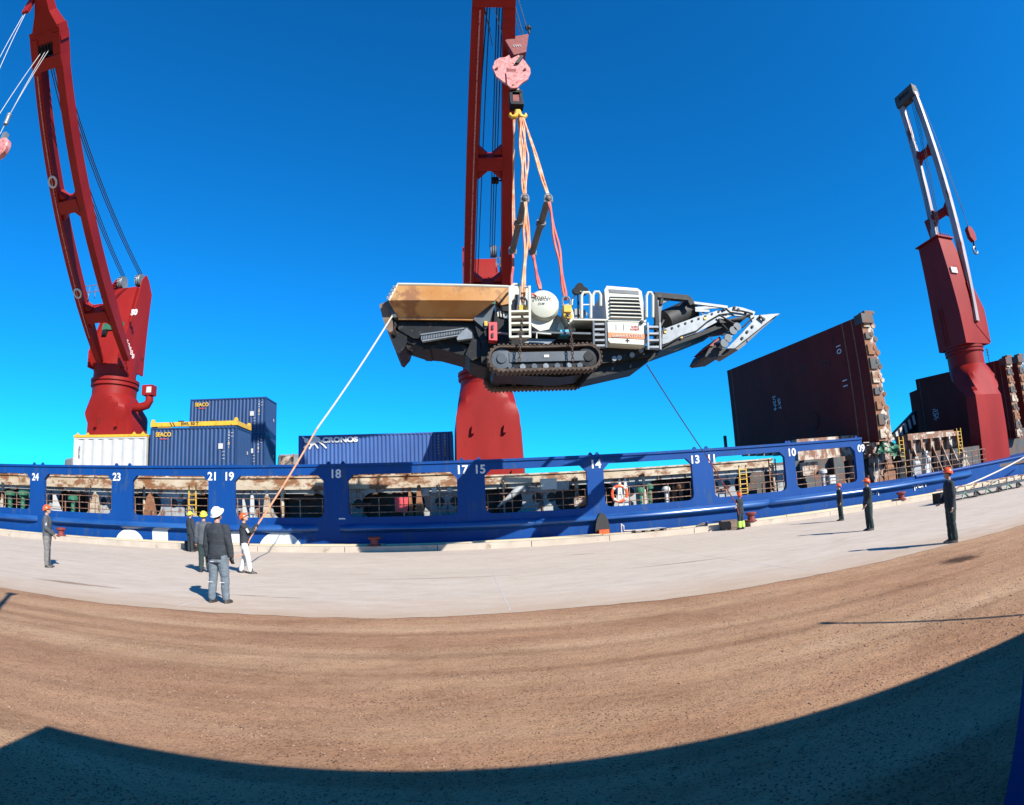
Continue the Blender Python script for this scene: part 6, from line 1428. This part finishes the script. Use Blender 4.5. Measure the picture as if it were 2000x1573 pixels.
    q = MB(); q.loft([[Vector((r*cos(2*pi*j/16)*.9, r*sin(2*pi*j/16)*1.1-.012, z)) for j in range(16)] for r, z in ((.079, -.035), (.088, .0), (.09, .04))]); q.v = [T(Hd(v)) for v in q.v if True]
    q.build('hair', M['boot'], t)
    return t, T, jk, tr
D = lambda x, y, z: Vector((x, y, z))
hang = ((.235, -.01, 1.13), (.25, .06, .88)); hangr = ((-.235, -.01, 1.13), (-.25, .06, .88))
# man at the left: hands together in front
f_ = gr(94, 1108)
t, T, jk, tr = person(f_, 1.80, radians(-60), 'person in grey work clothes and orange helmet standing alone near the left edge', 'gjack', 'gtrous2', 'hardo',
    (((.24, .02, 1.14), (.08, .20, .98)), ((-.24, .02, 1.14), (-.06, .21, .95))), look=(radians(10), radians(22)), vox=.016, grp='dock workers watching the lift')
for q in (-1, 1): MB().bar(T((q*.225, .03, 1.36)), T((q*.285, .03, 1.22)), .03*1, .07).build('sleeve_stripe', M['refl'], t)
# distant man, yellow helmet
f_ = gr(373, 1078)
person(f_, 1.80, radians(-30), 'small distant person in dark clothes, yellow helmet, standing by the kerb', 'charcoal', 'navy', 'hardy', (hang, ((-.23, .0, 1.14), (-.15, .12, .92))), look=(0, radians(20)), vox=.02, grp='dock workers watching the lift')
# man hidden behind the big one
f_ = gr(401, 1118)
person(f_, 1.80, radians(15), 'person in dark clothes and yellow helmet half hidden behind the largest man', 'gjack', 'green_dark', 'hardy', (((.25, .02, 1.14), (.29, .04, .90)), hangr), look=(0, radians(20)), vox=.016, grp='dock workers watching the lift', bootm='boot')
# big man from behind
f_ = gr(431, 1178)
t, T, jk, tr = person(f_, 1.86, radians(-8), 'largest person, seen from behind, white helmet, dark sweater, grey-blue work trousers', 'charcoal', 'gtrous', 'hardw',
    (((.255, .0, 1.14), (.265, .05, .89)), ((-.26, .0, 1.14), (-.275, .05, .88))), legs=(((.12, .02, .50), (.125, .0, .09)), ((-.13, .0, .50), (-.17, -.04, .09))), look=(radians(-5), radians(30)), vox=.011, extra='gloves', grp='dock workers watching the lift')
for pts in ([(.03, -.150, .93), (.135, -.140, .93), (.13, -.145, .86), (.04, -.155, .865)], [(-.03, -.150, .93), (-.135, -.140, .93), (-.13, -.145, .86), (-.04, -.155, .865)]):
    MB().prism([T(q) for q in pts], T((0, .02, 0))-T((0, 0, 0))).build('back_pocket', M['navy'], t)
MB().prism([T(q) for q in [(-.205, -.05, .74), (-.205, .06, .74), (-.20, .06, .55), (-.20, -.05, .55)]], T((.02, 0, 0))-T((0, 0, 0))).build('leg_pocket', M['navy'], t)
for q in (((-.10, -.135, .80), (-.02, -.135, .80)), ((.06, -.095, .41), (.17, -.09, .41)), ((-.20, -.10, .41), (-.09, -.10, .41))): MB().bar(T(q[0]), T(q[1]), .012, .02).build('trim', M['refl'], t)
# man with the white trousers pulling the tag line
f_ = gr(480, 1120); RP = at(503, 1024, f_.y+.05)
def solve_arm(T_, foot, H, face, target, side_):
    S = H/1.80; v = (target-Vector(foot))/S; ca, sa = cos(-face), sin(-face); w_ = Vector((v.x*ca-v.y*sa, v.x*sa+v.y*ca, v.z)); return w_
fa = radians(-75); HW = 1.76
w1 = solve_arm(None, f_, HW, fa, RP, 1); dr = (at(765, 618, 18.6)-RP).normalized()
w2 = solve_arm(None, f_, HW, fa, RP-dr*.22, 1)
sL, sR = Vector((.185, 0, 1.43)), Vector((-.185, 0, 1.43))
def elbow(s_, w_):
    w_ = Vector(w_); d_ = w_-s_; L_ = d_.length
    if L_ > .56: w_ = s_+d_*(.56/L_); L_ = .56
    h = sqrt(max(.30**2-(L_/2)**2, .0004)); dn = Vector((0, 0, -1)); dn = (dn-d_.normalized()*dn.dot(d_.normalized())).normalized(); return (tuple(s_+(w_-s_)/2+dn*h), tuple(w_))
aL, aR = elbow(sL, w1), elbow(sR, w2)
t, T, jk, tr = person(f_, HW, fa, 'person in white trousers and orange helmet pulling the orange tag line with both hands', 'charcoal', 'wtrous', 'hardo', (aL, aR),
    legs=(((.11, .10, .50), (.13, .16, .09)), ((-.10, -.02, .50), (-.12, -.16, .09))), look=(radians(0), radians(38)), vox=.014, grp='dock workers watching the lift')
MB().bar(T((.245, .10, 1.36)), T((.25, .17, 1.24)), .03, .06).build('sleeve_stripe', M['refl'], t)
hl_ = T(aL[1])
# tag line left: pale far part and orange near part are one rope
P0, P1 = at(766, 617, 18.6), T(Vector(aL[1])+Vector((0, .03, .03))); P2 = T(Vector(aR[1])+Vector((0, .03, 0)))
mid_ = P1.lerp(P0, .42); t = thing('tag_line', 'tag line rope from the hopper end down to the man in white trousers', 'rope', P1, 'tag lines steadying the machine')
MB().tube(wirecurve(mid_, P0, .12, 14), .029, 8).build('pale_rope', M['ropew'], t)
MB().tube([P2]+wirecurve(P1, mid_, .10, 14), .029, 8).build('orange_strap', M['ropeo'], t)
MB().tube([P2, P2+Vector((-.15, -.05, -.25)), P2+Vector((-.35, -.1, -.7)), f_+Vector((-.35, -.25, .5)), f_+Vector((-.62, -.2, .06)), f_+Vector((-.8, -.1, .03))], .018, 7).build('rope_tail', M['ropeo'], t)
# man at the right holding the other tag line
f_ = gr(1448, 1034); fa = radians(25); HW = 1.74; RP = at(1440, 984, f_.y-.1)
w1 = solve_arm(None, f_, HW, fa, RP, 1); aL, aR = elbow(sL, w1+Vector((-.02, 0, -.03))), elbow(sR, w1+Vector((-.05, .0, -.14)))
t, T, jk, tr = person(f_, HW, fa, 'person with orange helmet and high-vis lower legs holding the right tag line by the kerb', 'navy', 'navy', 'hardo', (aL, aR), vest='hiv', look=(0, radians(35)), vox=.018, legs=(((.12, .02, .50), (.15, .0, .09)), ((-.12, .0, .50), (-.15, -.0, .09))), grp='dock workers watching the lift')
P1 = T(Vector(aL[1])+Vector((0, .03, .03))); P0 = at(1263, 712, 19.4)
t = thing('tag_line', 'thin tag line from the conveyor down to the man with high-vis legs', 'rope', P1, 'tag lines steadying the machine')
mid_ = P1.lerp(P0, .40)
MB().tube(wirecurve(mid_, P0, .1, 14), .022, 7).build('dark_rope', M['wire'], t)
MB().tube([P1+Vector((.05, -.05, -.5)), P1]+wirecurve(P1, mid_, .05, 10)[1:], .026, 7).build('brown_strap', M['bollard'], t)
# three men at the right
for (x, y, H, fa, lab, j_, look, vx, arms_) in (
    (1643, 1017, 1.66, 70, 'smallest of the three people in dark overalls at the right, orange helmet', 'navy', 25, .02, (((.26, .0, 1.15), (.31, .03, .90)), ((-.24, .0, 1.14), (-.26, .05, .90)))),
    (1699, 1036, 1.73, 75, 'middle one of the three people in dark overalls at the right, orange helmet', 'navy', 25, .017, (hang, ((-.22, .03, 1.14), (-.2, .16, .95)))),
    (1860, 1060, 1.72, 60, 'nearest person at the right, dark overalls, orange helmet, by the gangway', 'navy', 15, .014, (((.23, .04, 1.15), (.16, .22, 1.0)), ((-.25, -.01, 1.14), (-.26, .03, .90))))):
    person(gr(x, y), H, radians(fa), lab, j_, 'green_dark', 'hardo', arms_, look=(0, radians(look)), vox=vx, legs=(((.10, .02, .50), (.11, .0, .09)), ((-.10, .0, .50), (-.10, -.06, .09))), grp='dock workers watching the lift')
